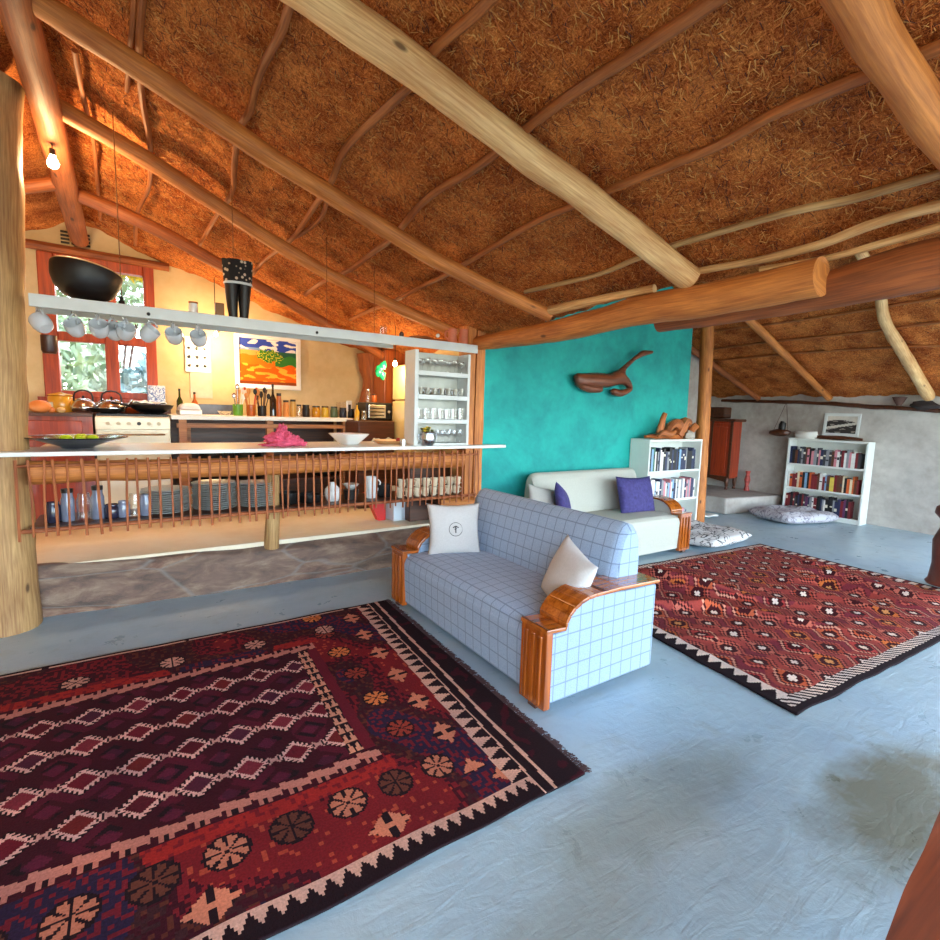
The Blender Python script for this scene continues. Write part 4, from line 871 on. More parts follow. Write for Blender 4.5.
# outdoors beyond the kitchen window: shrubs with leaves
def bush(x, y, z, r, n, m, lb, sd):
    t = thing('shrub', lb, 'shrub', (x, y, z)); rs = random.Random(sd); g = G()
    for i in range(n):
        d = Vector((rs.gauss(0, 1), rs.gauss(0, 1), rs.gauss(0, 1))).normalized() * r * rs.uniform(.6, 1); d.z = abs(d.z) * .4 + d.z * .6 + r
        s = rs.uniform(.06, .15); a = Vector((rs.gauss(0, 1), rs.gauss(0, 1), rs.gauss(0, 1))).normalized(); b = a.orthogonal().normalized()
        g.quad(d - a * s, d + b * s * .45, d + a * s, d - b * s * .45)
    O('foliage', g, m, t); g2 = G()
    for i in range(5): g2.tube([(0, 0, -.6), (rs.uniform(-.3, .3) * r, rs.uniform(-.3, .3) * r, r * .9)], .03, 6)
    O('stem', g2, DARKW, t)
LF1 = plain('leaf_yellow', rgb(214, 192, 60), .6, var=.5, scale=3); LF2 = plain('leaf_pale', rgb(150, 172, 138), .6, var=.5, scale=3); LF3 = plain('leaf_blue', rgb(120, 152, 156), .6, var=.5, scale=3)
bush(.75, 9.3, 2.5, 1.15, 3200, LF1, 'yellow green bush seen through the upper window pane', 1)
bush(-1.2, 9.6, .4, 1.25, 3000, LF2, 'pale green bush low outside the left window pane', 2)
bush(.75, 9.2, .3, 1.05, 3000, LF3, 'blue green bush low outside the right window pane', 3)
bush(-1.4, 10.6, 2.4, 1.5, 3200, LF1, 'yellow bush farther off, high behind the left window pane', 4)
bush(-.3, 12.5, 1.0, 2.6, 4200, LF2, 'big pale green tree crown farthest behind the kitchen window', 5)
# lamps
BULB = plain('bulb_glow', (1, .72, .38), .3, emit=60)
def lamp(loc, zt, power, lb, r=.035, col=(1, .68, .34)):
    t = thing('hanging_bulb', lb, 'lamp', loc)
    O('bulb', G().lathe([(0, -r * 1.2), (r * .8, -r * .7), (r, 0), (r * .5, r * 1.2), (r * .4, r * 1.8)], 14, close=False), BULB, t, smooth=True)
    O('socket', G().lathe([(r * .5, r * 1.4), (r * .5, r * 2.6), (0, r * 2.6)], 12, close=False), BLACKM, t)
    O('cord', G().tube([(0, 0, r * 2.5), (0, 0, zt - loc[2])], .004, 5), BLACKM, t)
    li = bpy.data.lights.new('bulb_light', 'POINT'); li.energy = power; li.color = col; li.shadow_soft_size = .05
    lo = bpy.data.objects.new('bulb_light', li); COL.objects.link(lo); lo.parent = t; lo.location = (0, -.0, -r * 2.6)
lamp(tuple(aty(53, 163, 4.75)), 3.5, 30, 'bright bare bulb hanging beside the ridge pole')
lamp(tuple(aty(395, 364, 5.4)), 2.5, 14, 'bright bare bulb above the cream fridge', .025)
lamp((.83, 6.45, 2.33), 2.95, 26, 'bare bulb hidden behind the white hanging shelf, lighting the painting wall', .022)
# ================================================================ SOFAS
def cushion(name, w, h, t, mat, label, cat, loc, rot, group=None, seed=0, bev=.0):
    def P(sg):
        def f(u, v):
            a = u * 2 - 1; b = v * 2 - 1
            pin = 1 - .10 * (1 - abs(b) ** 2) * abs(a) ** 4; pin2 = 1 - .10 * (1 - abs(a) ** 2) * abs(b) ** 4
            th = ((1 - abs(a) ** 2.6) * (1 - abs(b) ** 2.6)) ** .55 if abs(a) < 1 and abs(b) < 1 else 0
            return (a * w / 2 * pin, sg * t / 2 * th * (1 + .12 * N3(a * 2, b * 2, seed + sg)), b * h / 2 * pin2)
        return f
    g = G().grid(P(-1), 22, 22).grid(P(1), 22, 22)
    return O(name, g, mat, label=label, cat=cat, loc=loc, rot=rot, group=group, smooth=2, weld=True)
def sofa(label, fab, loc, rot, L=1.78, ends=(1, 1)):
    t = thing('sofa', label, 'sofa', loc, rot)
    aw = .2; xi = L / 2 - aw; D = .44
    # seat: domed top, rolled front edge, plain front panel to near the floor
    def seat(u, v):
        x = -xi + u * 2 * xi; dome = .025 * (1 - (2 * u - 1) ** 4)
        prof = [(-D + .02, .05), (-D + .01, .2), (-D + .005, .36), (-D + .02, .40), (-D + .06, .425), (-.2, .44), (.0, .435), (.24, .42)]
        k = v * (len(prof) - 1); i = min(int(k), len(prof) - 2); f = k - i
        y = prof[i][0] * (1 - f) + prof[i + 1][0] * f; z = prof[i][1] * (1 - f) + prof[i + 1][1] * f
        if z > .38: z += dome
        return (x, y, z)
    O('seat', G().grid(seat, 30, 35).box(-xi, xi, -D + .03, .3, .05, .06), fab, t, smooth=1)
    # backrest
    prof = [(.15, .36), (.17, .55), (.215, .74), (.245, .84), (.28, .89), (.325, .91), (.37, .895), (.41, .85), (.43, .74), (.43, .5), (.42, .06)]
    xb = L / 2 - .13
    def back(u, v):
        e = 1 - .0 * u; k = v * (len(prof) - 1); i = min(int(k), len(prof) - 2); f = k - i
        y = prof[i][0] * (1 - f) + prof[i + 1][0] * f; z = prof[i][1] * (1 - f) + prof[i + 1][1] * f
        uu = (u - .5) * 2; edge = max(0, abs(uu) - .93) / .07
        cy = .32; y = cy + (y - cy) * (1 - .25 * edge ** 3); 
        if z > .6: z -= .045 * edge ** 2.5
        return (uu * xb, y, z)
    g = G().grid(back, 48, 40)
    for sx in (0, 1):
        b = len(g.v); pts = [back(sx, k / 40) for k in range(41)]; g.v += pts; g.face(range(b, b + 41))
    O('backrest', g, fab, t, smooth=1)
    for s_, on_ in zip((-1, 1), ends):
        x0, x1 = (s_ * L / 2, s_ * xi) if s_ > 0 else (s_ * xi, s_ * L / 2)
        x0, x1 = min(x0, x1), max(x0, x1)
        arc = [(-.31 + .21 * (1 - cos(a * pi / 12)), .43 + .142 * sin(a * pi / 12)) for a in range(7)]
        body = [(-.41, .05), (-.41, .425), (-.31, .425)] + arc[1:] + [(.42, .555), (.42, .05)]
        O('arm_panel', G().prism(body, x0 + .006, x1 - .004, 'x'), fab, t, bevel=.006)
        rail = [(-.455, .438), (-.315, .43)] + arc[1:] + [(.1, .574), (.445, .562)]
        O('armrest', G().strip(rail, .022, x0 - .008, x1 + .004), ARMW, t, bevel=.005)
        O('inlay', G().box(x0 - .009, x1 + .005, -.045, -.038, .594, .5975).box(x0 - .009, x1 + .005, -.028, -.021, .594, .5975).box(x0 - .009, x1 + .005, -.445, -.44, .460, .4625), DARKW, t)
        po = O('arm_post', G().box(x0 - .004, x1, -.45, -.405, .02, .44), ARMV, t, bevel=.006)
        gg = G(); w_ = x1 - x0
        for k in range(3): xc = x0 + w_ * (.22 + .28 * k); gg.box(xc - .014, xc + .014, -.462, -.449, .04, .415)
        O('flute', gg, ARMV, po, bevel=.006)
        for yy in (-.42, .38): O('foot', G().box((x0 + x1) / 2 - .03, (x0 + x1) / 2 + .03, yy - .025, yy + .025, 0, .05), DARKW, t)
    return t
sofa('pale blue checked sofa with varnished wooden arms, facing the big rug', PLAID, (2.165, 2.745, 0), (0, 0, -pi / 2), 1.85)
sofa('plain cream sofa with wooden arms against the teal wall', CREAMF, (4.43, 3.86, 0), (0, 0, 0), 1.96)
# cushions
c1 = cushion('cushion', .43, .42, .13, CUSHW, 'off-white cushion with a round black emblem at the far end of the checked sofa', 'cushion', (2.09, 3.33, .625), (radians(-14), 0, radians(-20)), seed=1)
g = G()
for k in range(28): a = k / 28 * 2 * pi; a2 = (k + 1) / 28 * 2 * pi; g.tube([(.052 * cos(a), -.066, .052 * sin(a)), (.052 * cos(a2), -.066, .052 * sin(a2))], .0022, 5)
g.box(-.004, .004, -.07, -.062, -.028, .018); g.tube([(-.022, -.066, .012), (0, -.068, .024), (.022, -.066, .012)], .0045, 6); g.tube([(-.01, -.066, .0), (.01, -.066, .006)], .003, 6)
O('emblem', g, BLACKM, c1)
cushion('cushion', .40, .40, .15, CUSHW, 'plain off-white cushion against the near arm of the checked sofa', 'cushion', (2.12, 2.1, .585), (radians(-18), radians(14), radians(-108)), seed=2)
cushion('cushion', .62, .46, .17, PURPLE, 'purple cushion at the right end of the cream sofa', 'cushion', (4.88, 3.80, .635), (radians(-16), radians(2), radians(0)), seed=3)
cushion('cushion', .42, .40, .13, PURPLE, 'purple cushion half hidden behind the checked sofa back', 'cushion', (3.78, 3.86, .6), (radians(-18), radians(26), radians(30)), seed=4)
cushion('cushion', .42, .36, .1, plain('grey_linen', rgb(170, 166, 158), .95, var=.05, scale=90), 'grey cushion behind the half hidden purple cushion', 'cushion', (3.58, 3.96, .62), (radians(-22), radians(14), 0), seed=5)
# ================================================================ RUGS
K_ = rgb(34, 18, 24); CRM = rgb(214, 170, 150); MAR = rgb(104, 26, 40); PUR = rgb(60, 28, 48); DKR = rgb(62, 16, 28); RED = rgb(118, 28, 34); ORG = rgb(206, 104, 66); DB = rgb(44, 30, 56); BRN = rgb(92, 44, 34); PINKC = rgb(122, 42, 54)
X0R, Y0R, Y1R = -2.9, 1.395, 3.665
def rug1(u, v):
    x = X0R + u * (1.66 - X0R) ; y = Y0R + v * (Y1R - Y0R)
    # everything at the right end slants slightly with y
    xs = x + (3.65 - y) * .045
    m = N3(x * 5, y * 5, 1); m2 = N3(x * 14, y * 14, 4)
    if xs > 1.585: return K_ if (xs < 1.595) or m2 > -.2 else DKR
    if xs > 1.565: return CRM
    if xs > 1.515: return K_
    if xs > 1.505: return CRM
    yb = y - Y0R; yt = Y1R - y
    if yb < .035: return K_
    if yt < .02: return K_
    if yt < .04: return CRM if m2 > -.3 else K_
    # triangles along bottom and right
    if yb < .11:
        ph = (x / .06) % 1; return CRM if (yb - .035) / .075 > abs(ph - .5) * 1.5 + .12 else K_
    if xs > 1.41:
        ph = (y / .084) % 1; return CRM if (xs - 1.41) / .095 < 1 - abs(ph - .5) * 2 else K_
    # inner field
    if xs < .86 + .1 and 2.02 < y < 3.12 and x > -2.2:
        if xs > .90:
            return MAR
        if xs > .83:
            ph = (y / .078) % 1; return rgb(214, 150, 122) if abs(((xs - .83) / .036) % 1 - .5) * 2 < 1 - ph else K_
        i = round((x - .17) / .195); row = round((y - 2.945) / .257)
        dx = abs(x - .17 - i * .195); dy = abs(y - 2.945 - row * .257)
        # a quarter-step shape: serrated diamond outline
        d = dx / .088 + dy / .092
        saw = (1 if ((dx - dy * .96 + 5) / .031) % 1 < .5 else 0) * .2
        if d < .62: return [MAR, rgb(84, 22, 34), PINKC, rgb(110, 34, 34), rgb(78, 30, 48)][(i * 3 + row * 7) % 5]
        if d < .76 + saw: return rgb(226, 176, 164)
        if d < 1.04 and dx < .08: return K_
        if d < 1.16 and dy < .03 and dx > .075: return rgb(200, 150, 140)
        dx2 = abs(dx - .0975); dy2 = abs(dy - .1285); d2 = dx2 / .088 + dy2 / .085
        if d2 < .5: return rgb(92, 28, 50) if m2 < 0 else rgb(74, 26, 46)
        if d2 < .85: return K_ if m2 > .1 else DKR
        return DKR if m > -.1 else rgb(84, 22, 40)
    # wave bands
    for yc, sg in ((1.975, 1), (3.155, -1)):
        if abs(y - yc) < .052 and xs < .96:
            ph = (x / .112) % 1; q = sg * (y - yc) / .052
            if abs(q - .35 + ph * .5) < .42: return rgb(196, 128, 112)
            if abs(q + .55) < .35 and .2 < ph < .65: return rgb(190, 120, 104) if abs(ph - .42) > .08 else K_
            return DKR
    # rosettes
    def ros(cx, cy, r, c):
        ddx, ddy = x - cx, y - cy; R = sqrt(ddx * ddx + ddy * ddy)
        if R < r:
            a = (math.atan2(ddy, ddx) / (2 * pi) * 8) % 1
            return c if (.16 < a < .84 and R > r * .12) else K_
        if R < r * 1.16: return K_
        return None
    if abs(y - 1.765) < .09 and x < 1.16:
        i = round((x - .22) / .215); c = ros(.22 + i * .215, 1.765, .068, [rgb(190, 118, 92), rgb(98, 54, 42)][i % 2])  # lower row muted: the fall-off of light is put into its colour
        if c: return c
    if abs(y - 3.36) < .09:
        i = round((x - .15) / .46); c = ros(.15 + i * .46, 3.36, .062, rgb(206, 150, 130))
        if c: return c
    if abs(x - 1.05) < .09 and y > 1.9:
        i = round((y - 2.39) / .3); c = ros(1.05, 2.39 + i * .3, .064, [rgb(216, 126, 70), rgb(150, 60, 46)][i % 2])
        if c: return c
    # small hooked motifs scattered in blocks in the border
    if (1.22 < xs < 1.40) or yb < .26:
        a = x if yb < .26 else y; b = (yb - .185) if yb < .26 else (xs - 1.31)
        i = floor(a / .30); f = a - i * .30 - .15
        if abs(f) / .09 + abs(b) / .07 < 1 and (i % 2 == 0 or yb > .26):
            return rgb(210, 130, 100) if (abs(abs(f) - .035) < .02 or abs(b) < .012) else K_
    # mosaic blocks
    bx_ = floor(x / .016); by_ = floor(y / .016); h1 = N3(x * 2.1, y * 2.1, 8); h2 = N3(bx_ * .73 + .1, by_ * .61 + .2, 3)
    near_in = (abs(y - 1.89) < .045 or abs(y - 3.24) < .04) and xs < 1.0
    if near_in and h1 > -.1: return rgb(158, 40, 36) if h2 > -.15 else rgb(120, 28, 36)
    if h1 > .17: return RED if h2 > -.12 else rgb(170, 70, 50) if h2 < -.35 else rgb(120, 28, 34)
    if h1 > 0: return rgb(120, 28, 36) if h2 > .0 else DKR
    if h1 > -.18: return DKR if h2 > .05 else BRN if h2 < -.2 else rgb(60, 30, 34)
    return DB if h2 > -.1 else rgb(110, 28, 40)
RUGM = attrmat('woven_wool', .95, 120, .3, .5)
def rp1(u, v):
    x = X0R + u * (1.66 - X0R) - (1 - v) * .085 * max(0, (u - .8) / .2); y = Y0R + v * (Y1R - Y0R)
    return (x, y + (.012 * N3(x * 2, 4) if v > .5 else .01 * N3(x * 3, 1)), .016 + .004 * N3(x * 3, y * 3))
r1 = patterned('rug', 560, 290, rp1, rug1, RUGM, zth=.008, label='large dark red and purple kilim rug with serrated diamonds on the left', cat='rug')
g = G(); rs = random.Random(5)
for i in range(900):
    v = rs.random(); p = Vector(rp1(1, v)); L = rs.uniform(.02, .05); g.tube([p + Vector((-.004, 0, -.002)), p + Vector((L * .6, rs.uniform(-.012, .012), -.002)), p + Vector((L, rs.uniform(-.02, .02), -.009))], .0022, 4, caps=False)
O('fringe', g, plain('fringe_wool', rgb(70, 50, 52), .95), r1, kind='stuff')
# second rug
P00, P10, P11, P01 = Vector((2.87, 1.12)), Vector((6.30, .93)), Vector((6.50, 3.15)), Vector((3.2, 3.36))
def rp2(u, v):
    p = (P00 * (1 - u) + P10 * u) * (1 - v) + (P01 * (1 - u) + P11 * u) * v
    ed = min(1, min(u, 1 - u, v, 1 - v) * 7); w = .35 * N3(p.x * .8, p.y * .9, 3)
    r1 = abs(((p.x + .45 * p.y + w) / .46 + 10) % 1 - .5) * 2; r2 = abs(((p.x + .8 * p.y + w * 1.6) / .78 + 10.3) % 1 - .5) * 2
    a1 = max(0, .35 + 1.5 * N3(p.x * 1.1, p.y * .8, 8)); a2 = max(0, .3 + 1.6 * N3(p.x * .7, p.y * .9, 12))
    z = .016 + ed * (.055 * a1 * max(0, 1 - r1 * 3) ** 1.4 + .075 * a2 * max(0, 1 - r2 * 4.4) ** 1.3)
    return (p.x + .012 * N3(v * 9, 2, u > .5), p.y + .015 * N3(u * 12, 1, v > .5), z)
R2 = rgb(156, 66, 58); R2b = rgb(170, 74, 54); R2d = rgb(66, 22, 26); R2c = rgb(236, 214, 196); R2e = rgb(112, 40, 44)
def rug2(u, v):
    X = u * 3.4; Y = v * 2.15; m = N3(X * 3, Y * 3, 2)
    if u < .012 or u > .99 or v < .018 or v > .988: return K_
    if v < .05: 
        return R2c if ((X * 1 + Y * 1.2) / .052) % 1 < .5 else K_
    if u < .04: return R2c if (u - .012) / .028 > abs(((Y / .085) % 1) - .5) * 1.8 else K_
    if v > .965: return R2c if (X / .04) % 1 < .5 else R2e
    if u > .965: return R2c if (Y / .1) % 1 < .5 else R2e
    i = floor(X / .225); off = .5 if i % 2 else 0; j = floor(Y / .205 + off); fx = abs((X / .225) % 1 - .5) * 2; fy = abs((Y / .205 + off) % 1 - .5) * 2
    st = floor(fx * 7) / 7 + floor(fy * 6) / 6; hs_ = (i * 7 + j * 13 + i * j) % 5
    cen = fx < .1 and fy < .24 or fx < .24 and fy < .1
    if cen: return R2c if hs_ != 2 else rgb(216, 150, 90)
    if st < .5: return R2d
    if st < .68: return [R2b, rgb(196, 96, 62), rgb(206, 112, 56), rgb(180, 66, 60), rgb(200, 110, 90)][hs_]
    if st < .84: return R2d if m > -.15 else R2e
    if st < 1.0: return rgb(214, 148, 122) if hs_ % 2 else rgb(190, 92, 76)
    if st < 1.1: return rgb(92, 34, 36)
    return R2 if m > -.1 else rgb(128, 50, 58)
patterned('rug', 420, 280, rp2, rug2, RUGM, zth=.012, label='rumpled rust red kilim rug with small stepped diamonds on the right', cat='rug')
# ================================================================ BOOKCASES
PALV = [('black', (26, 26, 30)), ('navy', (36, 46, 80)), ('white', (224, 222, 216)), ('grey', (140, 142, 146)), ('dark red', (120, 34, 40)), ('orange', (206, 96, 44)), ('cream', (222, 206, 170)), ('green', (60, 110, 80)), ('pale blue', (130, 168, 200)), ('pink', (206, 130, 140)), ('brown', (96, 56, 36)), ('yellow', (220, 196, 80)), ('purple', (96, 50, 90)), ('charcoal', (56, 58, 64))]
BMAT = {n: plain('book_' + n.replace(' ', '_'), rgb(*c), .5, var=.1, scale=20) for n, c in PALV}
PAGE = plain('book_pages', rgb(226, 218, 196), .8, var=.04)
ORD = ['first', 'second', 'third', 'fourth', 'fifth', 'sixth', 'seventh', 'eighth', 'ninth', 'tenth', 'eleventh', 'twelfth', 'thirteenth', 'fourteenth', 'fifteenth', 'sixteenth', 'seventeenth', 'eighteenth', 'nineteenth', 'twentieth', 'twenty-first', 'twenty-second', 'twenty-third', 'twenty-fourth', 'twenty-fifth', 'twenty-sixth', 'twenty-seventh', 'twenty-eighth', 'twenty-ninth', 'thirtieth']
def bookcase(label, loc, rz, W, HH, D, fills, where, sd):
    t = thing('bookcase', label, 'bookcase', loc, (0, 0, rz))
    th = .028
    O('side_panel', G().box(-W / 2, -W / 2 + th, -D, 0, 0, HH), BKWHITE, t, bevel=.003); O('side_panel', G().box(W / 2 - th, W / 2, -D, 0, 0, HH), BKWHITE, t, bevel=.003)
    O('top_board', G().box(-W / 2 + th, W / 2 - th, -D, 0, HH - th, HH), BKWHITE, t, bevel=.003)
    zs = [.075, HH * .365, HH * .675]
    for z in zs: O('shelf_board', G().box(-W / 2 + th, W / 2 - th, -D + .005, 0, z - th, z), BKWHITE, t, bevel=.003)
    O('plinth_board', G().box(-W / 2 + th, W / 2 - th, -D + .02, -D + .035, 0, .05), BKWHITE, t)
    O('back_board', G().box(-W / 2 + th, W / 2 - th, -.01, 0, .05, HH - th), BKWHITE, t)
    rs = random.Random(sd); R = Matrix.Rotation(rz, 3, 'Z')
    tops = [zs[1] - th, zs[2] - th, HH - th]
    for ri, (row, nm) in enumerate(zip(fills, ('bottom shelf', 'middle shelf', 'top shelf'))):
        if not row: continue
        x = -W / 2 + th + .012; i = 0; pal, full, bh = row
        while x < -W / 2 + th + (W - 2 * th) * full and i < 30:
            bt = rs.uniform(.02, .044); hb = min(bh * rs.uniform(.78, 1.0), tops[ri] - zs[ri] - .02); db = rs.uniform(.13, .19)
            cn = rs.choice(pal)
            if x + bt > W / 2 - th - .01: break
            g = G(); g.box(x, x + bt, -D + .02, -D + .024, 0, hb); g.box(x, x + .0025, -D + .022, -D + db, 0, hb); g.box(x + bt - .0025, x + bt, -D + .022, -D + db, 0, hb)
            mid = Vector((x + bt / 2, -D + .02, zs[ri]))
            g.v = [(a - mid.x, b - mid.y, c) for a, b, c in g.v]
            wp = R @ mid + Vector(loc)
            size = 'tall' if hb > bh * .93 else ('short' if hb < bh * .84 else 'mid-height')
            o = O('book', g, BMAT[cn], label=f'{size} {cn} book, {ORD[i]} from left on {nm} of {where}', cat='book', group=f'books on the {nm} of {where}', loc=wp, rot=(0, rs.uniform(-.01, .03) * 0, rz))
            O('pages', G().box(-bt / 2 + .003, bt / 2 - .003, .005, db - .01, .003, hb - .005), PAGE, o)
            qz = rs.uniform(.3, .75)
            if rs.random() < .3: O('spine_band', G().box(-bt / 2 + .002, bt / 2 - .002, -.0012, .0, hb * qz, hb * (qz + rs.uniform(.06, .2))), PAGE if cn in ('black', 'navy', 'dark red', 'charcoal', 'purple') else BMAT['charcoal'], o)
            x += bt + rs.uniform(.0005, .003); i += 1
    return t
dk = ['black', 'charcoal', 'white', 'grey', 'navy', 'dark red', 'pink', 'brown', 'black', 'white', 'charcoal']
wm = ['dark red', 'orange', 'cream', 'brown', 'yellow', 'black', 'pale blue', 'orange', 'dark red', 'white', 'brown']
bt_ = ['navy', 'black', 'dark red', 'purple', 'white', 'grey', 'charcoal', 'dark red', 'pink', 'black']
bookcase('white bookcase full of books against the right wall', (9.40, 3.575, 0), -pi / 2, 1.12, 1.27, .25, [(bt_, .97, .30), (wm, .96, .27), (dk, .97, .28)], 'the right-wall bookcase', 11)
cl_ = ['black', 'green', 'white', 'navy', 'pale blue', 'white', 'grey', 'navy', 'black']; cl2 = ['navy', 'pink', 'pale blue', 'white', 'grey', 'navy', 'white', 'orange']
bookcase('white bookcase beside the cream sofa at the teal wall edge', (6.03, 4.39, 0), 0, 1.15, 1.265, .3, [(cl2, .8, .27), (cl2, .93, .28), (cl_, .9, .31)], 'the teal-wall bookcase', 23)
# driftwood on top of the near bookcase
def drift(pts, r, x, y, z, lb, sd, nm='driftwood'):
    O(nm, G().tube(pts, r, 10, .3, seed=sd, step=.03), DRIFT, label=lb, cat='driftwood', loc=(x, y, z), smooth=True)
drift([(-.35, 0, .03), (-.1, .02, .04), (.2, -.02, .03), (.5, .0, .03)], [.02, .03, .035, .02], 5.85, 4.2, 1.265, 'flat brown driftwood lying along the bookcase top', 1)
drift([(0, 0, 0.03), (.02, 0, .13), (.06, 0, .24), (.1, 0, .31)], [.05, .045, .04, .03], 5.78, 4.2, 1.29, 'upright dark driftwood stub on the bookcase top', 2)
drift([(-.12, 0, .04), (-.02, 0, .16), (.1, .0, .2), (.22, 0, .1), (.26, 0, .02)], [.045, .055, .06, .055, .04], 6.03, 4.2, 1.28, 'arched orange driftwood piece on the bookcase top', 3)
drift([(-.08, 0, .03), (.0, 0, .14), (.08, .0, .23), (.16, 0, .2)], [.05, .055, .055, .04], 6.25, 4.18, 1.28, 'knotted orange driftwood in the middle right', 4)
drift([(-.3, 0, .03), (-.18, .02, .07), (-.05, 0, .05), (.05, 0, .09)], [.02, .035, .04, .03], 5.95, 4.12, 1.28, 'dark twisted driftwood in front of the arched piece', 8)
drift([(-.1, 0, .04), (0, .02, .07), (.12, 0, .05)], [.04, .05, .035], 6.12, 4.28, 1.275, 'low lump of driftwood under the arch', 9)
drift([(-.05, 0, .05), (.0, 0, .18), (.09, 0, .22), (.13, 0, .12)], [.06, .06, .05, .045], 6.34, 4.27, 1.28, 'forked driftwood block behind the pale grey stone', 10)
drift([(-.06, 0, .03), (.03, 0, .12), (.1, .0, .17)], [.05, .05, .045], 6.46, 4.18, 1.28, 'rightmost short driftwood chunk on the bookcase top', 5)
O('grey_stone', G().ball((0, 0, .05), (.07, .05, .06), 12, 8, .5, 3), plain('pale_stone', rgb(170, 160, 146), .7), label='pale grey stone among the driftwood', cat='stone', loc=(6.32, 4.12, 1.275), smooth=True)
# carved diving figure on the teal wall (skin surface)
def skin(name, pts, edges, rad, mat, label, cat):
    me = bpy.data.meshes.new(name); me.from_pydata([tuple(p) for p in pts], edges, []); o = bpy.data.objects.new(name, me); COL.objects.link(o)
    me.materials.append(mat); md = o.modifiers.new('skin', 'SKIN'); md.use_smooth_shade = True
    for i, r in enumerate(rad): me.skin_vertices[0].data[i].radius = (r, r)
    me.skin_vertices[0].data[2].use_root = True
    s = o.modifiers.new('sub', 'SUBSURF'); s.levels = 1; s.render_levels = 1
    return tag(o, label, cat)
W_ = lambda px, py, y=4.3: aty(px, py, y)
pts = [W_(575, 376), W_(583, 381), W_(595, 380), W_(608, 381), W_(618, 378), W_(626, 381), W_(631, 389), W_(621, 394), W_(611, 391), W_(624, 368, 4.28), W_(634, 359, 4.26), W_(643, 353, 4.26), W_(653, 352, 4.27), W_(578, 385), W_(590, 389), W_(602, 389)]
edges = [(0, 1), (1, 2), (2, 3), (3, 4), (4, 5), (5, 6), (6, 7), (7, 8), (4, 9), (9, 10), (10, 11), (11, 12), (1, 13), (13, 14), (14, 15)]
rad = [.05, .085, .1, .09, .075, .06, .035, .045, .05, .034, .026, .042, .018, .05, .05, .05]
skin('wall_carving', pts, edges, rad, grainwood('dark_carving', rgb(60, 26, 14), rgb(136, 74, 44), 'X', .45, sc=.6), 'dark brown driftwood carving with one raised arm mounted on the teal wall', 'carving')
# floor cushions
FC1 = m_marble('black_white_print', rgb(206, 204, 202), rgb(40, 38, 42), 3.2); FC2 = m_marble('grey_print', rgb(186, 184, 190), rgb(126, 122, 134), 3.4)
def pad(w, d, h_, m, lb, x, y, rz, sd):
    def P(sg):
        def f(u, v):
            a = u * 2 - 1; b = v * 2 - 1; th = ((1 - abs(a) ** 4) * (1 - abs(b) ** 4)) ** .4 if abs(a) < 1 and abs(b) < 1 else 0
            sup = 1 - .06 * abs(a * b) ** 2
            return (a * w / 2 * sup, b * d / 2 * sup, h_ / 2 + sg * h_ / 2 * th * (1 if sg < 0 else .8 + .5 * N3(a * 2.5, b * 2.5, sd)))
        return f
    O('floor_cushion', G().grid(P(-1), 24, 24).grid(P(1), 24, 24), m, label=lb, cat='floor cushion', loc=(x, y, .003), rot=(0, 0, rz), smooth=2, weld=True)
pad(1.05, 1.0, .17, FC1, 'white floor cushion with black squiggle print beside the cream sofa', 6.05, 3.72, .05, 1)
pad(1.1, .8, .2, FC2, 'grey patterned floor cushion in front of the right-wall bookcase', 8.6, 3.72, -.3, 2)
O('blanket', G().grid(lambda u, v: (-.4 + .8 * u, -.2 + .4 * v, .03 + .05 * abs(N3(u * 3, v * 2, 4))), 20, 12), WHITE, label='folded white blanket on the floor behind the squiggle cushion', cat='blanket', loc=(7.3, 4.6, 0), smooth=2, solid=.02)
# wardrobe on the platform
wd = thing('wardrobe', 'red brown wooden cabinet with curved legs on the raised platform', 'wardrobe', (9.05, 5.4, .27))
O('carcass', G().box(0, .3, -.36, .4, .2, 1.24), REDW, wd, bevel=.01)
O('cornice', G().box(-.05, .33, -.42, .46, 1.24, 1.29), DARKW, wd, bevel=.015)
for y0, y1 in ((-.33, .0), (.04, .37)):
    dd = O('door', G().box(-.025, 0, y0, y1, .24, 1.2), REDW, wd, bevel=.006); O('door_panel', G().box(-.034, -.024, y0 + .05, y1 - .05, .3, 1.14), REDW, dd, bevel=.006)
O('middle_stile', G().box(-.03, 0, 0, .04, .2, 1.24), DARKW, wd); O('corner_stile', G().box(-.03, 0, -.37, -.33, .2, 1.24), DARKW, wd)
O('apron', G().prism([(-.36, .24), (-.36, .1), (-.28, .14), (0, .18), (.32, .14), (.4, .1), (.4, .24)], -.03, .0, 'x'), DARKW, wd)
for yy in (-.33, .37):
    for xx in (0, .26): O('leg', G().tube([(xx, yy, .22), (xx - .03, yy * 1.03, .12), (xx + .0, yy, .05), (xx - .03, yy * 1.02, 0)], [.04, .034, .024, .03], 8, step=.03), DARKW, wd, smooth=True)
O('box', G().box(-.12, .12, -.16, .16, 0, .2), DARKW, label='dark lumpy box standing on top of the red cabinet', cat='box', loc=(9.2, 5.4, 1.57), bevel=.02)
O('stool', G().lathe([(0, 0), (.05, 0), (.03, .1), (.05, .2), (.03, .3), (.045, .36), (0, .36)], 12, close=False), plain('striped_red', rgb(176, 70, 60), .5, var=.6, scale=16), label='small red and white turned stand beside the red cabinet', cat='stand', loc=(9.28, 4.82, .27), smooth=True)
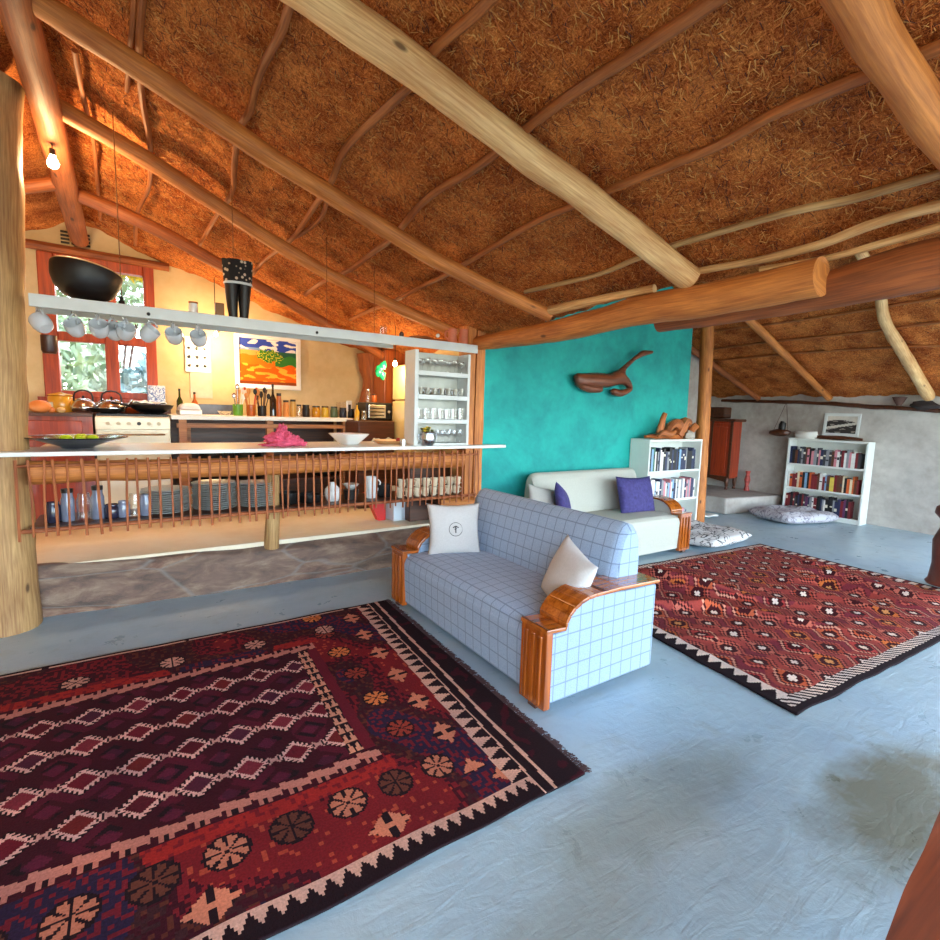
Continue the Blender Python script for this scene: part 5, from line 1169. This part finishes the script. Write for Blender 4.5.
# ledge log on the right wall and what is on it
O('wall_ledge', G().tube([(9.4, 5.5, 1.9), (9.38, 4.2, 1.87), (9.38, 3.2, 1.81), (9.38, 2.2, 1.75), (9.4, 1.4, 1.7)], [.025, .03, .035, .03, .03], 8, .3, seed=3, step=.08), DARKW, label='long crooked dark wooden ledge running along the right wall', cat='ledge', smooth=True)
O('clay_pot', G().lathe([(0, 0), (.03, 0), (.07, .08), (.09, .12), (.05, .125), (0, .11)], 14, close=False), LOG_BR if False else plain('brown_clay', rgb(84, 52, 40), .7), label='small brown clay pot on the wall ledge', cat='pot', loc=(9.3, 2.76, 1.82), smooth=True)
O('dark_stone', G().ball((0, 0, .04), (.06, .16, .06), 12, 8, .6, 2), plain('dark_stone', rgb(50, 40, 38), .8), label='dark lump of stone at the right end of the wall ledge', cat='stone', loc=(9.32, 2.47, 1.78), smooth=True)
pf = thing('picture', 'small framed dark landscape leaning on the right-wall bookcase', 'picture', (9.34, 3.72, 1.335), (radians(-6), 0, -pi / 2))
frame(pf, .5, .36, .045, .02, SHELFW)
patterned('print', 40, 30, lambda u, v: (.04 + u * .42, -.008, .04 + v * .28), lambda u, v: rgb(206, 200, 186) if v > .7 + .08 * sin(u * 4) or abs(v - .3 - .3 * u) < .07 else (rgb(56, 52, 50) if N3(u * 5, v * 9, 3) < .2 else rgb(140, 134, 126)), attrmat('print_ink', .5, 60, .1, 0), pf)
O('driftwood', G().tube([(9.3, 4.0, 1.3), (9.28, 3.7, 1.31), (9.28, 3.4, 1.31), (9.3, 3.15, 1.3)], [.02, .03, .03, .018], 8, .3, seed=5, step=.04), DARKW, label='dark driftwood branch lying on the right-wall bookcase top', cat='driftwood', smooth=True)
O('white_bundle', G().ball((0, 0, .06), (.08, .2, .075), 14, 8, .5, 4), WHITE, label='white cloth bundle at the left on the right-wall bookcase', cat='bundle', loc=(9.28, 3.93, 1.27), smooth=True)
hb = thing('hanging_basket', 'dark oval basket hanging on cords left of the right-wall bookcase', 'basket', (9.2, 4.3, 1.3))
O('basket_bowl', G().ball((0, 0, .05), (.08, .17, .06), 14, 8, .25, 3), DARKW, hb, smooth=True)
O('dark_tuft', G().ball((0, -.02, .14), (.04, .06, .09), 10, 7, .6, 6), BLACKM, hb, smooth=True)
for s_ in (-1, 1): O('cord', G().tube([(0, s_ * .12, .06), (.12, 0, .57)], .004, 5), DARKW, hb)
# carved post on the far right corner of the rug
O('carved_post', G().lathe([(0, 0), (.16, 0), (.17, .02), (.15, .05), (.135, .2), (.15, .42), (.11, .54), (.07, .58), (.11, .62), (.16, .68), (.15, .74), (.09, .78), (.13, .84), (.12, .9), (0, .92)], 24, close=False), plain('carved_red_brown', rgb(104, 46, 34), .35, var=.3, scale=5, bump=.3), label='carved red brown wooden post with a knob standing at the far rug corner', cat='post', loc=(6.4, 1.36, .045), smooth=True)
# rough wooden bench close at the lower right
bn = thing('wooden_bench', 'rough reddish wooden plank table at the bottom right corner', 'table', (1.7, 0, 0))
O('plank_top', G().grid(lambda u, v: (-1.1 + 2.0 * u, -.4 + v * (.594 + .18 * u) + .006 * N3(u * 9, v > .5), .7 + .004 * N3(u * 12, v * 5)), 40, 16).grid(lambda u, v: (-1.1 + 2.0 * u, .194 + .18 * u + .006 * N3(u * 9, True), .7 - v * .07 + .004 * N3(u * 12, 5) * (1 - v)), 40, 2).box(-1.08, .88, -.4, .18, .63, .69), grainwood('bench_wood', rgb(70, 26, 12), rgb(136, 62, 28), 'X', .5, 0, .6), bn, smooth=1)
for x in (-.9, .7):
    for y in (-.33, .12): O('leg', G().box(x - .04, x + .04, y - .04, y + .04, 0, .635), LOG_BR, bn)

# ================================================================ LIGHT
wd_ = bpy.data.worlds.new('world'); scene.world = wd_; wd_.use_nodes = True; nt = wd_.node_tree
bg = nt.nodes['Background']; sky = nt.nodes.new('ShaderNodeTexSky'); sky.sky_type = 'NISHITA'; sky.sun_disc = False; sky.sun_elevation = radians(50); sky.sun_rotation = radians(20)
mx = nt.nodes.new('ShaderNodeMix'); mx.data_type = 'RGBA'; mx.inputs[0].default_value = .8
nt.links.new(sky.outputs[0], mx.inputs[6]); mx.inputs[7].default_value = (.84, .95, 1.0, 1)
nt.links.new(mx.outputs[2], bg.inputs[0]); bg.inputs[1].default_value = 4.6
sun = bpy.data.lights.new('sun', 'SUN'); sun.energy = 2.5; sun.angle = radians(1); sun.color = (1, .9, .72)
so = bpy.data.objects.new('sun', sun); COL.objects.link(so); so.rotation_euler = Vector((.55, -.62, -1.0)).to_track_quat('-Z', 'Y').to_euler()
vs = scene.view_settings; vs.view_transform = 'Standard'; vs.look = 'None'; vs.gamma = 1; vs.use_curve_mapping = False; vs.exposure = .62
